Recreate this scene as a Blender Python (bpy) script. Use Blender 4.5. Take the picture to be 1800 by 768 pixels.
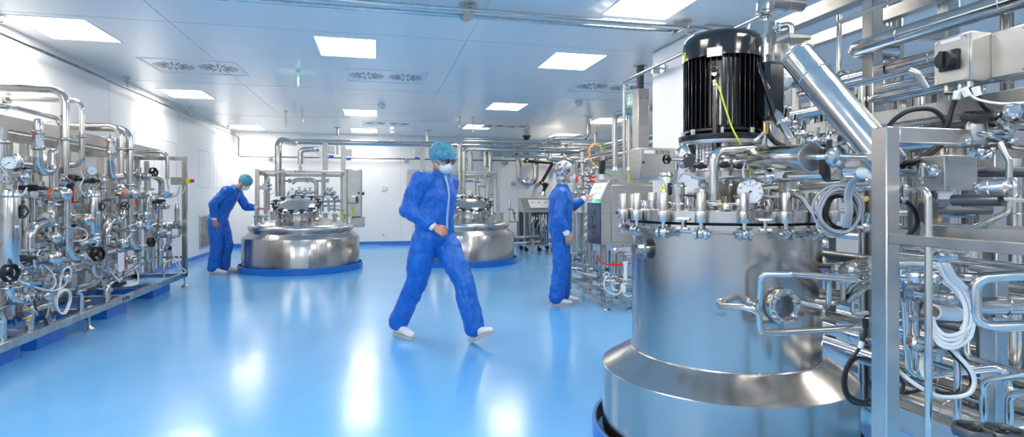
import bpy, bmesh, math, random
from mathutils import Vector, Matrix, Euler, Quaternion
random.seed(7)
for _o in list(bpy.data.objects): bpy.data.objects.remove(_o)
SC = bpy.context.scene
COL = SC.collection
V = Vector
PI = math.pi
# ---------------------------------------------------------------- camera, world, exposure
CAM_H = 1.3
YAW = math.atan(.235)
cd = bpy.data.cameras.new('camera'); cam = bpy.data.objects.new('camera', cd); COL.objects.link(cam)
cam.location = (0, 0, CAM_H); cam.rotation_euler = (PI/2, 0, -YAW)
cd.sensor_width = 36.0; cd.lens = 36.0*1000/1800; cd.shift_y = -36/1800; cd.clip_start = .02; cd.clip_end = 100
SC.camera = cam
w = bpy.data.worlds.new('world'); SC.world = w; w.use_nodes = True
w.node_tree.nodes['Background'].inputs[0].default_value = (.75, .85, 1, 1)
w.node_tree.nodes['Background'].inputs[1].default_value = .12
SC.view_settings.view_transform = 'Standard'
try: SC.view_settings.look = 'None'
except Exception: pass
SC.view_settings.gamma = 1; SC.view_settings.use_curve_mapping = False
SC.view_settings.exposure = 0.95
LAMP = 10.5          # strength of the ceiling light panels
# ---------------------------------------------------------------- pixel <-> place maths (room axes: x right, y deep, z up)
FW = (math.sin(YAW), math.cos(YAW)); RT = (math.cos(YAW), -math.sin(YAW))
def ray(u, v):
    x = (u-900)/1000; return V((FW[0]+x*RT[0], FW[1]+x*RT[1], (348-v)/1000))
def W(u, v, d): r = ray(u, v)*d; return V((r.x, r.y, r.z+CAM_H))
def onz(u, v, z): r = ray(u, v); return W(u, v, (z-CAM_H)/r.z)
def onx(u, v, x): return W(u, v, x/ray(u, v).x)
def ony(u, v, y): return W(u, v, y/ray(u, v).y)
def dep(p): return p[0]*FW[0]+p[1]*FW[1]
AX = {'x': V((1,0,0)), 'y': V((0,1,0)), 'z': V((0,0,1))}
def run(p0, *steps):
    """axis-aligned pipe route: each step runs along one room axis; a number is the reading at which it stops, or ('=', value)"""
    p = V(p0); out = [p.copy()]
    for ax, t in steps:
        e = AX[ax]
        if isinstance(t, tuple):
            if t[0] == '=': q = p.copy(); q['xyz'.index(ax)] = t[1]
            else: q = p+e*t[1]
        else:
            D = dep(p); dD = dep(e)
            if ax == 'z': s = (-(t-348)/1000*D-(p.z-CAM_H))
            else:
                k = (t-900)/1000; L = p.x*RT[0]+p.y*RT[1]; dL = e.x*RT[0]+e.y*RT[1]
                s = (k*D-L)/(dL-k*dD)
            q = p+e*s
        out.append(q.copy()); p = q
    return out
# ---------------------------------------------------------------- materials
MATS = {}
def mat(name, col=(.8,.8,.8), rough=.5, metal=0., emit=None, es=1., coat=0., spec=None, alpha=None, trans=0., ior=None):
    m = bpy.data.materials.new(name); m.use_nodes = True; b = m.node_tree.nodes['Principled BSDF']
    b.inputs['Base Color'].default_value = (*col, 1); b.inputs['Roughness'].default_value = rough; b.inputs['Metallic'].default_value = metal
    if emit: b.inputs['Emission Color'].default_value = (*emit, 1); b.inputs['Emission Strength'].default_value = es
    if coat: b.inputs['Coat Weight'].default_value = coat; b.inputs['Coat Roughness'].default_value = .08
    if spec is not None: b.inputs['Specular IOR Level'].default_value = spec
    if alpha is not None: b.inputs['Alpha'].default_value = alpha
    if trans: b.inputs['Transmission Weight'].default_value = trans
    if ior: b.inputs['IOR'].default_value = ior
    MATS[name] = m; return m
def nd(m, t, **k):
    n = m.node_tree.nodes.new(t)
    for a, b in k.items(): setattr(n, a, b)
    return n
def lk(m, a, b): m.node_tree.links.new(a, b)
def noisy(m, scale=(8,8,8), nscale=1., detail=4, rough=(.2,.35), bump=0., colv=None, coord='Object', dist=.02):
    """procedural noise driving roughness, a little bump and colour variation"""
    b = m.node_tree.nodes['Principled BSDF']
    tc = nd(m, 'ShaderNodeTexCoord'); mp = nd(m, 'ShaderNodeMapping'); mp.inputs['Scale'].default_value = scale
    nz = nd(m, 'ShaderNodeTexNoise'); nz.inputs['Scale'].default_value = nscale; nz.inputs['Detail'].default_value = detail
    lk(m, tc.outputs[coord], mp.inputs[0]); lk(m, mp.outputs[0], nz.inputs[0])
    mr = nd(m, 'ShaderNodeMapRange'); mr.inputs[1].default_value = .3; mr.inputs[2].default_value = .7
    mr.inputs[3].default_value = rough[0]; mr.inputs[4].default_value = rough[1]
    lk(m, nz.outputs[0], mr.inputs[0]); lk(m, mr.outputs[0], b.inputs['Roughness'])
    if bump:
        bp = nd(m, 'ShaderNodeBump'); bp.inputs['Strength'].default_value = bump; bp.inputs['Distance'].default_value = dist
        lk(m, nz.outputs[0], bp.inputs['Height']); lk(m, bp.outputs[0], b.inputs['Normal'])
    if colv:
        cr = nd(m, 'ShaderNodeValToRGB'); cr.color_ramp.elements[0].position = .3; cr.color_ramp.elements[1].position = .7
        cr.color_ramp.elements[0].color = (*colv[0], 1); cr.color_ramp.elements[1].color = (*colv[1], 1)
        lk(m, nz.outputs[0], cr.inputs[0]); lk(m, cr.outputs[0], b.inputs['Base Color'])
    return m
STEEL = noisy(mat('polished_steel', (.5,.5,.5), .14, 1), (6,6,6), 3, 3, (.13,.2), .0, ((.56,.545,.52),(.66,.64,.61)))
BRUSH = noisy(mat('brushed_steel', (.5,.5,.5), .28, 1), (5,5,.4), 2, 2, (.24,.3), .0, ((.46,.45,.43),(.54,.525,.50)))
SATIN = noisy(mat('satin_steel', (.5,.5,.5), .3, 1), (3,3,3), 2, 3, (.26,.34), .0, ((.52,.50,.47),(.62,.595,.56)))
PLATE = noisy(mat('sheet_steel', (.6,.59,.57), .38, 1), (3,3,14), 2, 5, (.32,.45), .02, ((.48,.46,.425),(.57,.55,.51)))
CAST = noisy(mat('cast_steel', (.6,.6,.6), .2, 1), (30,30,30), 2, 3, (.12,.28), .35, ((.45,.45,.45),(.68,.67,.66)), dist=.004)
DARKST = noisy(mat('dark_steel', (.16,.16,.17), .4, 1), (9,9,9), 2, 3, (.3,.5))
BLACK = noisy(mat('black_plastic', (.012,.012,.014), .35), (20,20,20), 2, 3, (.3,.5))
BLKPAINT = noisy(mat('black_gloss_paint', (.008,.008,.01), .12, coat=.5), (5,5,5), 3, 3, (.1,.2), .02)
RUBBER = mat('black_rubber', (.015,.015,.015), .55)
WHITEP = mat('white_plastic', (.8,.82,.84), .4)
HOSEM = mat('translucent_hose', (.86,.87,.88), .3, trans=.1)
GREYC = mat('grey_cable', (.35,.38,.42), .45)
RED = mat('red_plastic', (.7,.02,.02), .35)
def streaks(m, sc=(6,6,.15), st=.06):
    b = m.node_tree.nodes['Principled BSDF']; tc = nd(m, 'ShaderNodeTexCoord'); mp = nd(m, 'ShaderNodeMapping'); mp.inputs['Scale'].default_value = sc
    nz = nd(m, 'ShaderNodeTexNoise'); nz.inputs['Scale'].default_value = 1.5; nz.inputs['Detail'].default_value = 2; bp = nd(m, 'ShaderNodeBump'); bp.inputs['Strength'].default_value = st; bp.inputs['Distance'].default_value = .05
    lk(m, tc.outputs['Object'], mp.inputs[0]); lk(m, mp.outputs[0], nz.inputs[0]); lk(m, nz.outputs[0], bp.inputs['Height']); lk(m, bp.outputs[0], b.inputs['Normal']); return m
def aniso(m, a=.7, rot=0.):
    b = m.node_tree.nodes['Principled BSDF']; b.inputs['Anisotropic'].default_value = a; b.inputs['Anisotropic Rotation'].default_value = rot
    tg = nd(m, 'ShaderNodeTangent'); tg.direction_type = 'RADIAL'; tg.axis = 'Z'; lk(m, tg.outputs[0], b.inputs['Tangent']); return m
REDH = mat('red_hose', (.65,.03,.02), .35)
ORANGE = mat('orange_band', (.95,.16,.02), .4)
YELLOW = mat('yellow_plastic', (.85,.75,.02), .4)
YELGRN = mat('yellow_green_wire', (.55,.75,.03), .4)
GREENC = mat('green_cable', (.1,.5,.08), .4)
BRASS = mat('brass', (.75,.5,.2), .25, 1)
GLASSM = mat('gauge_glass', (1,1,1), .02, trans=1, ior=1.05)
DIAL = mat('white_dial', (.85,.86,.87), .4)
INK = mat('dark_ink', (.02,.02,.025), .6)
GREYINK = mat('etched_marking', (.12,.12,.13), .5)
PAPER = mat('white_label', (.82,.83,.85), .5)
SEAM = mat('panel_seam', (.42,.46,.5), .6)
CLOTH = noisy(mat('blue_coverall_cloth', (.01,.1,.55), .5), (6,6,2.6), 2.2, 4, (.38,.5), .9, ((.001,.11,.52),(.002,.15,.63)), dist=.05)
CLOTH.node_tree.nodes['Principled BSDF'].inputs['Sheen Weight'].default_value = .05
CLOTH2 = mat('pale_blue_zip', (.3,.45,.75), .5)
SKIN = noisy(mat('skin', (.55,.28,.2), .5), (12,12,12), 2, 3, (.42,.55), .05, ((.50,.24,.17),(.62,.33,.24)))
HAIR = noisy(mat('dark_hair', (.02,.018,.02), .5), (40,40,8), 3, 3, (.4,.6), .4)
NETB = noisy(mat('blue_hairnet', (.1,.42,.6), .5), (14,14,14), 2, 5, (.45,.6), .9, ((.03,.22,.34),(.14,.45,.60)), dist=.015)
NETW = noisy(mat('white_hairnet', (.6,.62,.65), .5), (12,12,12), 2, 5, (.45,.6), .9, ((.06,.06,.065),(.8,.82,.85)), dist=.02)
MASKM = noisy(mat('white_face_mask', (.8,.8,.82), .7), (20,20,20), 2, 3, (.6,.8), .3)
CUFF = noisy(mat('white_knit_cuff', (.85,.85,.87), .8), (60,60,60), 2, 2, (.7,.9), .3)
SHOE = noisy(mat('white_shoe_leather', (.82,.83,.84), .4), (12,12,12), 2, 3, (.35,.5), .1)
SOLE = mat('grey_shoe_sole', (.45,.47,.5), .6)
LENSM = mat('tinted_lens', (.05,.04,.045), .1, alpha=.35)
PIPED = noisy(mat('dull_steel', (.25,.24,.23), .35, 1), (5,5,5))
SCREEN = mat('touch_screen', (.5,.6,.55), .2, emit=(.62,.8,.72), es=.75)
GREENSIGN = mat('green_exit_sign', (.02,.5,.25), .4, emit=(.02,.55,.28), es=.7)
WHITELIT = mat('white_sign_symbol', (.9,1,.95), .4, emit=(.9,1,.95), es=2.5)
LEDM = mat('white_led', (1,1,1), .4, emit=(1,.98,.92), es=14)
GREENLED = mat('green_led', (.1,1,.3), .4, emit=(.1,1,.3), es=2)
BLUEST = noisy(mat('blue_label_band', (.01,.12,.7), .4), (4,4,4))
# ---------------------------------------------------------------- mesh builder
def frame(d):
    d = d.normalized(); a = V((0,0,1)) if abs(d.z) < .9 else V((1,0,0))
    x = d.cross(a).normalized(); return x, d.cross(x).normalized()
class MB:
    def __init__(s): s.v = []; s.f = []; s.M = None
    def add(s, vs, fs):
        n = len(s.v)
        s.v += [(s.M @ V(p)) if s.M is not None else V(p) for p in vs]
        s.f += [tuple(i+n for i in f) for f in fs]; return s
    def box(s, c, d, rot=None, bev=0.):
        hx, hy, hz = d[0]/2, d[1]/2, d[2]/2; c = V(c)
        b = min(bev, hx*.9, hy*.9, hz*.9)
        if b <= 0:
            vs = [V((x,y,z)) for z in (-hz,hz) for y in (-hy,hy) for x in (-hx,hx)]
            fs = [(0,2,3,1),(4,5,7,6),(0,1,5,4),(2,6,7,3),(0,4,6,2),(1,3,7,5)]
        else:
            bm = bmesh.new(); bmesh.ops.create_cube(bm, size=1)
            for q in bm.verts: q.co = V((q.co.x*2*hx, q.co.y*2*hy, q.co.z*2*hz))
            bmesh.ops.bevel(bm, geom=list(bm.edges), offset=b, segments=1, affect='EDGES', profile=.5)
            bm.verts.index_update(); vs = [q.co.copy() for q in bm.verts]; fs = [[q.index for q in f.verts] for f in bm.faces]; bm.free()
        if rot is not None: vs = [rot @ p for p in vs]
        return s.add([p+c for p in vs], fs)
    def span(s, a, b, bev=0.):
        a, b = V(a), V(b); return s.box((a+b)/2, [max(abs(q), 1e-4) for q in (b-a)], None, bev)
    def bar(s, a, b, w, h, bev=0., up=None):
        """rectangular bar from a to b: w across, h along 'up'"""
        a, b = V(a), V(b); z = (b-a); L = z.length; z = z.normalized()
        up = V(up) if up else (V((0,0,1)) if abs(z.z) < .9 else V((0,1,0)))
        x = z.cross(up).normalized(); y = x.cross(z).normalized()
        R = Matrix((x, y, z)).transposed()
        return s.box((a+b)/2, (w, h, L), R, bev)
    def cyl(s, a, b, r, r2=None, n=20, cap=True):
        a, b = V(a), V(b); r2 = r if r2 is None else r2; x, y = frame(b-a); vs = []
        for p, q in ((a, r), (b, r2)):
            for i in range(n):
                t = 2*PI*i/n; vs.append(p+x*(math.cos(t)*q)+y*(math.sin(t)*q))
        fs = [(i, (i+1) % n, n+(i+1) % n, n+i) for i in range(n)]
        if cap: fs += [tuple(range(n))[::-1], tuple(range(n, 2*n))]
        return s.add(vs, fs)
    def lathe(s, prof, c=(0,0,0), ax=(0,0,1), n=32, close=False):
        """prof: (radius, height) list turned about ax through c"""
        c = V(c); z = V(ax).normalized(); x, y = frame(z); vs = []; fs = []; m = len(prof)
        for r, h in prof:
            r = max(r, 1e-5)
            for i in range(n):
                t = 2*PI*i/n; vs.append(c+z*h+x*(math.cos(t)*r)+y*(math.sin(t)*r))
        rng = range(m) if close else range(m-1)
        for j in rng:
            k = (j+1) % m
            for i in range(n): fs.append((j*n+i, j*n+(i+1) % n, k*n+(i+1) % n, k*n+i))
        if not close:
            if prof[0][0] > 1e-3: fs.append(tuple(range(n))[::-1])
            if prof[-1][0] > 1e-3: fs.append(tuple(range((m-1)*n, m*n)))
        return s.add(vs, fs)
    def ball(s, c, r, n=16, sc=(1,1,1), rot=None):
        m = max(6, n//2); vs = []; fs = []; c = V(c)
        for j in range(1, m):
            t = PI*j/m
            for i in range(n):
                p = 2*PI*i/n; q = V((math.sin(t)*math.cos(p)*sc[0], math.sin(t)*math.sin(p)*sc[1], math.cos(t)*sc[2]))*r
                vs.append(c+((rot @ q) if rot is not None else q))
        for k in (1, -1):
            q = V((0,0,k*sc[2]*r)); vs.append(c+((rot @ q) if rot is not None else q))
        for j in range(m-2):
            for i in range(n): fs.append((j*n+i, (j+1)*n+i, (j+1)*n+(i+1) % n, j*n+(i+1) % n))
        a = len(vs)-2
        for i in range(n):
            fs.append((a, i, (i+1) % n)); fs.append((a+1, (m-2)*n+(i+1) % n, (m-2)*n+i))
        return s.add(vs, fs)
    def tube(s, pts, r, bend=None, n=14, arc=6, cap=True, closed=False):
        """round tube along a polyline with rounded elbows"""
        P = [V(p) for p in pts]
        if bend is None: bend = r*2.6
        path = []
        if closed: path = P
        else:
            path.append(P[0])
            for i in range(1, len(P)-1):
                a, b, c = P[i-1], P[i], P[i+1]; d1 = (a-b); d2 = (c-b); l1, l2 = d1.length, d2.length
                if l1 < 1e-5 or l2 < 1e-5: continue
                d1.normalize(); d2.normalize(); ang = d1.angle(d2)
                if ang > PI-.02: path.append(b); continue
                t = bend/math.tan(ang/2); t = min(t, l1*.48, l2*.48); rb = t*math.tan(ang/2)
                bis = (d1+d2).normalized(); cen = b+bis*(rb/math.sin(ang/2)); s0 = b+d1*t-cen; s1 = b+d2*t-cen
                tot = s0.angle(s1)
                for k in range(arc+1):
                    f = k/arc; path.append(cen+(s0*math.sin((1-f)*tot)+s1*math.sin(f*tot))/max(math.sin(tot), 1e-6))
            path.append(P[-1])
        m = len(path); vs = []; fs = []; x = None
        for i, p in enumerate(path):
            if closed: d = path[(i+1) % m]-path[i-1]
            else: d = path[min(i+1, m-1)]-path[max(i-1, 0)]
            if d.length < 1e-7: d = V((0,0,1))
            d.normalize()
            if x is None: x, y = frame(d)
            else:
                x = (x-d*x.dot(d))
                x = x.normalized() if x.length > 1e-5 else frame(d)[0]
                y = d.cross(x)
            for k in range(n):
                t = 2*PI*k/n; vs.append(p+x*(math.cos(t)*r)+y*(math.sin(t)*r))
        for i in range(m if closed else m-1):
            j = (i+1) % m
            for k in range(n): fs.append((i*n+k, i*n+(k+1) % n, j*n+(k+1) % n, j*n+k))
        if cap and not closed: fs += [tuple(range(n))[::-1], tuple(range((m-1)*n, m*n))]
        return s.add(vs, fs)
    def curve(s, pts, r, n=10, res=8, closed=False):
        """smooth (Catmull-Rom) cable through points"""
        P = [V(p) for p in pts]; out = []; m = len(P)
        for i in range(m if closed else m-1):
            if closed: a, b, c, d = P[i-1], P[i], P[(i+1) % m], P[(i+2) % m]
            else: a, b, c, d = P[max(i-1,0)], P[i], P[i+1], P[min(i+2,m-1)]
            for k in range(res):
                t = k/res
                out.append(.5*((2*b)+(-a+c)*t+(2*a-5*b+4*c-d)*t*t+(-a+3*b-3*c+d)*t**3))
        if not closed: out.append(P[-1])
        return s.tube(out, r, bend=0, n=n, closed=closed) if closed else s._raw(out, r, n)
    def _raw(s, path, r, n):
        m = len(path); vs = []; fs = []; x = None
        for i, p in enumerate(path):
            d = path[min(i+1, m-1)]-path[max(i-1, 0)]; d = d.normalized() if d.length > 1e-7 else V((0,0,1))
            if x is None: x, y = frame(d)
            else:
                x = (x-d*x.dot(d)); x = x.normalized() if x.length > 1e-5 else frame(d)[0]; y = d.cross(x)
            for k in range(n):
                t = 2*PI*k/n; vs.append(p+x*(math.cos(t)*r)+y*(math.sin(t)*r))
        for i in range(m-1):
            for k in range(n): fs.append((i*n+k, i*n+(k+1) % n, (i+1)*n+(k+1) % n, (i+1)*n+k))
        fs += [tuple(range(n))[::-1], tuple(range((m-1)*n, m*n))]
        return s.add(vs, fs)
    def torus(s, c, ax, R, r, n=28, k=10, sq=None):
        c = V(c); x, y = frame(V(ax)); pts = [c+x*(R*math.cos(2*PI*i/n))+y*(R*math.sin(2*PI*i/n)) for i in range(n)]
        return s.tube(pts, r, n=k, closed=True)
    def prism(s, poly, a, b):
        """poly: list of 3-D points, extruded by vector b-a"""
        n = len(poly); d = V(b)-V(a); P = [V(p) for p in poly]
        return s.add(P+[p+d for p in P], [tuple(range(n))[::-1], tuple(range(n, 2*n))]+[(i, (i+1) % n, n+(i+1) % n, n+i) for i in range(n)])
    def build(s, name, m, parent=None, sharp=38, smooth=True):
        me = bpy.data.meshes.new(name); o = None
        off = V(ORG.get(parent.name, (0,0,0))) if parent is not None else V((0,0,0))
        ml = list(m) if isinstance(m, (list, tuple)) else [m]
        me.from_pydata([p-off for p in s.v], [], s.f)
        for q in ml: me.materials.append(q)
        me.update()
        bm = bmesh.new(); bm.from_mesh(me); bmesh.ops.recalc_face_normals(bm, faces=bm.faces); bm.to_mesh(me); bm.free()
        if smooth:
            me.polygons.foreach_set('use_smooth', [True]*len(me.polygons)); me.set_sharp_from_angle(angle=math.radians(sharp))
        o = bpy.data.objects.new(name, me); COL.objects.link(o)
        if parent is not None: o.parent = parent; ORG[o.name] = tuple(off)
        return o
ORG = {}
def thing(name, label, cat, loc=(0,0,0), group=None, world=True):
    """an Empty at the thing's base; world=True means its parts are given in room coordinates"""
    o = bpy.data.objects.new(name, None); COL.objects.link(o); o.location = loc; o.empty_display_size = .1
    o['label'] = label; o['category'] = cat
    if group: o['group'] = group
    if world: ORG[o.name] = tuple(loc)
    return o
def tag(o, label, cat, group=None):
    o['label'] = label; o['category'] = cat
    if group: o['group'] = group
    return o
def struct(o): o['kind'] = 'structure'; return o
def dup(root, loc, rotz=None, label=None, group=None, scale=None):
    def cp(o, par):
        c = o.copy(); COL.objects.link(c)
        if par is not None: c.parent = par
        for ch in [q for q in o.children]: cp(ch, c)
        return c
    r = cp(root, None); r.location = loc
    if rotz is not None: r.rotation_euler = (0,0,rotz)
    if scale: r.scale = scale
    if label: r['label'] = label
    if group: r['group'] = group
    return r
def text(s, size, M, m, parent, name='lettering', ext=.0008, align='CENTER'):
    c = bpy.data.curves.new('t', 'FONT'); c.body = s; c.size = size; c.extrude = ext; c.align_x = align; c.align_y = 'CENTER'; c.resolution_u = 3
    t = bpy.data.objects.new('t', c); COL.objects.link(t); bpy.context.view_layer.update()
    me = bpy.data.meshes.new_from_object(t.evaluated_get(bpy.context.evaluated_depsgraph_get()))
    bpy.data.objects.remove(t); me.transform(M)
    off = V(ORG.get(parent.name, (0,0,0))) if parent is not None else V((0,0,0))
    me.transform(Matrix.Translation(-off)); me.materials.clear(); me.materials.append(m); me.name = name
    o = bpy.data.objects.new(name, me); COL.objects.link(o)
    if parent is not None: o.parent = parent; ORG[o.name] = tuple(off)
    return o
def basis(o, x, y):
    """4x4 placing text: x = reading direction, y = up, at o"""
    x = V(x).normalized(); y = V(y).normalized(); z = x.cross(y)
    M = Matrix((x, y, z)).transposed().to_4x4(); M.translation = V(o); return M
# ================================================================ THE ROOM
XL, XR, YB, YF, ZC = -3.65, 7.6, 16.0, -3.2, 3.03
def mat_floor():
    m = mat('blue_epoxy_floor', (.07,.36,.82), .15, coat=.0)
    b = m.node_tree.nodes['Principled BSDF']; b.inputs['Specular IOR Level'].default_value = 1.0
    tc = nd(m, 'ShaderNodeTexCoord')
    n1 = nd(m, 'ShaderNodeTexNoise'); n1.inputs['Scale'].default_value = .9; n1.inputs['Detail'].default_value = 5
    n2 = nd(m, 'ShaderNodeTexNoise'); n2.inputs['Scale'].default_value = 3.2; n2.inputs['Detail'].default_value = 3
    lk(m, tc.outputs['Object'], n1.inputs[0]); lk(m, tc.outputs['Object'], n2.inputs[0])
    cr = nd(m, 'ShaderNodeValToRGB'); cr.color_ramp.elements[0].position = .3; cr.color_ramp.elements[1].position = .75
    cr.color_ramp.elements[0].color = (.12,.41,.78,1); cr.color_ramp.elements[1].color = (.15,.45,.83,1)
    lk(m, n1.outputs[0], cr.inputs[0]); lk(m, cr.outputs[0], b.inputs['Base Color'])
    mr = nd(m, 'ShaderNodeMapRange'); mr.inputs[3].default_value = .15; mr.inputs[4].default_value = .23
    lk(m, n1.outputs[0], mr.inputs[0]); lk(m, mr.outputs[0], b.inputs['Roughness'])
    bp = nd(m, 'ShaderNodeBump'); bp.inputs['Strength'].default_value = .12; bp.inputs['Distance'].default_value = .02
    lk(m, n2.outputs[0], bp.inputs['Height']); lk(m, bp.outputs[0], b.inputs['Normal'])
    return m
FLOOR = mat_floor()
WALLM = noisy(mat('white_cleanroom_wall', (.86,.86,.86), .45, spec=.3), (.4,.4,.4), 2, 3, (.45,.5), .02)
CEILM = noisy(mat('white_cleanroom_ceiling', (.89,.89,.89), .25), (.35,.35,.35), 2, 3, (.2,.27), .02)
BASEB = noisy(mat('blue_coved_skirting', (.01,.16,.6), .3), (1,1,1))
LAMPM = mat('light_panel', (1,1,1), .5, emit=(1,.925,.82), es=LAMP)
def slab(name, a, b, m): return struct(MB().span(a, b).build(name, m))
slab('floor', (XL-.1,YF-.1,-.1), (XR+.1,YB+.1,0), FLOOR)
# lights: x centre, y from, y to
LX = [-3.1, -.35, 2.37, 5.1]
lights = [(-3.1,6.3,7.16),(-.35,6.38,7.25),(2.38,4.2,5.04),(2.38,6.43,7.28),(-3.1,10.05,10.88),(-.35,11.53,12.38),(2.36,10.1,10.93),
 (-3.1,14.6,15.5),(-.35,14.65,15.48),(2.36,13.25,14.1),(5.0,11.5,12.4),(5.0,14.55,15.45),
 (-3.1,2.5,3.4),(-.35,2.1,3.0),(2.38,1.0,1.9),(-.35,-1.7,-.8),(-.35,.0,.9),(-3.1,.2,1.1),(2.38,-.6,.3),(-3.1,-1.7,-.8),(2.38,-1.9,-1.0),(5.1,6.4,7.25),(5.1,2.6,3.4),(5.1,-1.2,-.4)]  # panels out of view, with extra ones added to brighten the foreground
vents = [(-2.34,8.28),(.11,8.31),(3.5,8.3),(.2,13.55),(3.0,13.4)]
slab('ceiling', (XL-.1,YF-.1,ZC+.06), (XR+.1,YB+.1,ZC+.16), CEILM)
# suspended ceiling skin with real openings for lights and vents
def ceiling_skin():
    holes = [(x-.34,y0,x+.34,y1) for x,y0,y1 in lights]+[(x-.56,y-.42,x+.56,y+.42) for x,y in vents]
    xs = sorted({XL,XR}|{h[0] for h in holes}|{h[2] for h in holes}); ys = sorted({YF,YB}|{h[1] for h in holes}|{h[3] for h in holes})
    mb = MB()
    for i in range(len(xs)-1):
        j = 0; st = None
        for j in range(len(ys)):
            if j < len(ys)-1:
                cx, cy = (xs[i]+xs[i+1])/2, (ys[j]+ys[j+1])/2
                ok = not any(h[0] < cx < h[2] and h[1] < cy < h[3] for h in holes)
            else: ok = False
            if ok and st is None: st = ys[j]
            if not ok and st is not None:
                mb.add([(xs[i],st,ZC),(xs[i+1],st,ZC),(xs[i+1],ys[j],ZC),(xs[i],ys[j],ZC)], [(0,1,2,3)]); st = None
    return struct(mb.build('ceiling', CEILM, smooth=False))
ceiling_skin()
slab('wall_left', (XL-.12,YF,0), (XL,YB,ZC+.1), WALLM)
slab('wall_back', (XL-.12,YB,0), (XR+.12,YB+.12,ZC+.1), WALLM)
slab('wall_right', (XR,YF,0), (XR+.12,YB,ZC+.1), WALLM)
slab('wall_front', (XL-.12,YF-.12,0), (XR+.12,YF,ZC+.1), noisy(mat('pale_wall', (.7,.7,.72), .5)))
def cove(name, a, b, n):
    a, b, n = V(a), V(b), V(n); mb = MB(); prof = [(0,0),(.035,0),(.018,.012),(.008,.035),(.006,.11),(0,.11)]
    P = [a+n*q[0]+V((0,0,q[1])) for q in prof]; mb.prism(P, a, b); return struct(mb.build(name, BASEB, sharp=80))
cove('baseboard_left', (XL,YF,0.001), (XL,YB,0.001), (1,0,0)); cove('baseboard_back', (XL,YB,0.001), (XR,YB,0.001), (0,-1,0))
cove('baseboard_right', (XR,YF,0.001), (XR,YB,0.001), (-1,0,0))
# column
CX0, CX1, CY0, CY1 = 3.16, 3.95, 5.05, 6.2
struct(MB().span((CX0,CY0,0), (CX1,CY1,ZC-.001), .03).build('wall_column', WALLM))
# ceiling and wall panel seams
k = 1
for x in (-2.0, .95, 3.7, 6.2):
    struct(MB().span((x-.003,YF,ZC-.0015), (x+.003,YB,ZC+.001)).build('trim_%d'%k, SEAM)); k += 1
for y in (1.6, 3.9, 6.2, 9.4, 12.9):
    struct(MB().span((XL,y-.002,ZC-.0015), (XR,y+.002,ZC+.001)).build('trim_%d'%k, SEAM)); k += 1
for y in (3.4, 6.3, 9.0, 11.8, 14.4):
    struct(MB().span((XL-.001,y-.002,.11), (XL+.0015,y+.002,ZC)).build('trim_%d'%k, SEAM)); k += 1
for x in (-1.9, .6, 2.4, 4.4, 6.2):
    struct(MB().span((x-.002,YB-.0015,.11), (x+.002,YB+.001,ZC)).build('trim_%d'%k, SEAM)); k += 1
struct(MB().span((XL,YB-.02,ZC-.02), (XR,YB,ZC)).build('trim_%d'%k, WALLM)); k += 1
# ---- ceiling light panels
lab = {0:'large white ceiling light panel nearest the left wall above the pipe skid',1:'ceiling light panel between the double pipe and the middle radial air vent',2:'largest white ceiling light panel above the double pipe, right of centre',
3:'ceiling light panel just left of the white column and black motor',4:'ceiling light panel over the skid end, second from camera along the left wall',5:'ceiling light panel directly beside the small smoke detector, centre row',
6:'ceiling light panel right of centre above the two hanging threaded rods',7:'farthest ceiling light panel along the left wall, above the bending worker',8:'farthest centre ceiling light panel next to the small round spotlight',
9:'far ceiling light panel above the walking worker and rear pipes',10:'ceiling light panel in front of the green exit sign by the steel duct',11:'farthest right ceiling light panel above the articulated black arm'}
for i, (x, y0, y1) in enumerate(lights):
    t = thing('ceiling_light', lab.get(i, 'unseen flush square white ceiling light panel added outside the picture, behind or beside the camera'), 'ceiling light', (x,(y0+y1)/2,ZC), 'flush ceiling light panels')
    f = MB(); e = .34; g = .022; ym = (y0+y1)/2; hy = (y1-y0)/2
    for a, b in (((x-e,y0,ZC-.004),(x-e+g,y1,ZC+.03)),((x+e-g,y0,ZC-.004),(x+e,y1,ZC+.03)),((x-e+g,y0,ZC-.004),(x+e-g,y0+g,ZC+.03)),((x-e+g,y1-g,ZC-.004),(x+e-g,y1,ZC+.03))): f.span(a, b)
    f.build('frame', WALLM, t); MB().span((x-e+g,y0+g,ZC+.004), (x+e-g,y1-g,ZC+.02)).build('diffuser', LAMPM, t)
# ---- swirl air vents
vlab = ['double radial air vent left of the ceiling centre, nearest the left wall','double radial air vent in the middle of the ceiling, beside the central light panel','double radial air vent near the white column','small far double radial air vent in front of the farthest centre light','small far double radial air vent right of the walking worker']
for i, (x, y) in enumerate(vents):
    t = thing('air_vent', vlab[i], 'air vent', (x,y,ZC), 'double swirl air vents')
    p = MB(); hx, hy = .56, .42
    for a, b in (((x-hx,y-hy,ZC-.005),(x-hx+.02,y+hy,ZC+.05)),((x+hx-.02,y-hy,ZC-.005),(x+hx,y+hy,ZC+.05)),((x-hx+.02,y-hy,ZC-.005),(x+hx-.02,y-hy+.02,ZC+.05)),((x-hx+.02,y+hy-.02,ZC-.005),(x+hx-.02,y+hy,ZC+.05))): p.span(a, b)
    p.build('frame', WALLM, t)
    MB().span((x-hx+.02,y-hy+.02,ZC+.001), (x+hx-.02,y+hy-.02,ZC+.01)).build('plate', CEILM, t)
    for s in (-1, 1):
        cx = x+s*.27; sl = MB()
        for q in range(16):
            a = 2*PI*q/16+.15; d = V((math.cos(a), math.sin(a), 0)); c = V((cx,y,ZC))
            tgt = sl
            tgt.bar(c+d*.09+V((0,0,.0)), c+d*.24+V((0,0,.0)), .013, .003)
        sl.build('slot_ring', DARKST if False else INK, t)
        MB().lathe([(.0,-.012),(.03,-.012),(.035,-.004),(.035,.0)], (cx,y,ZC)).build('centre_cap', WALLM, t)
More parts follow.
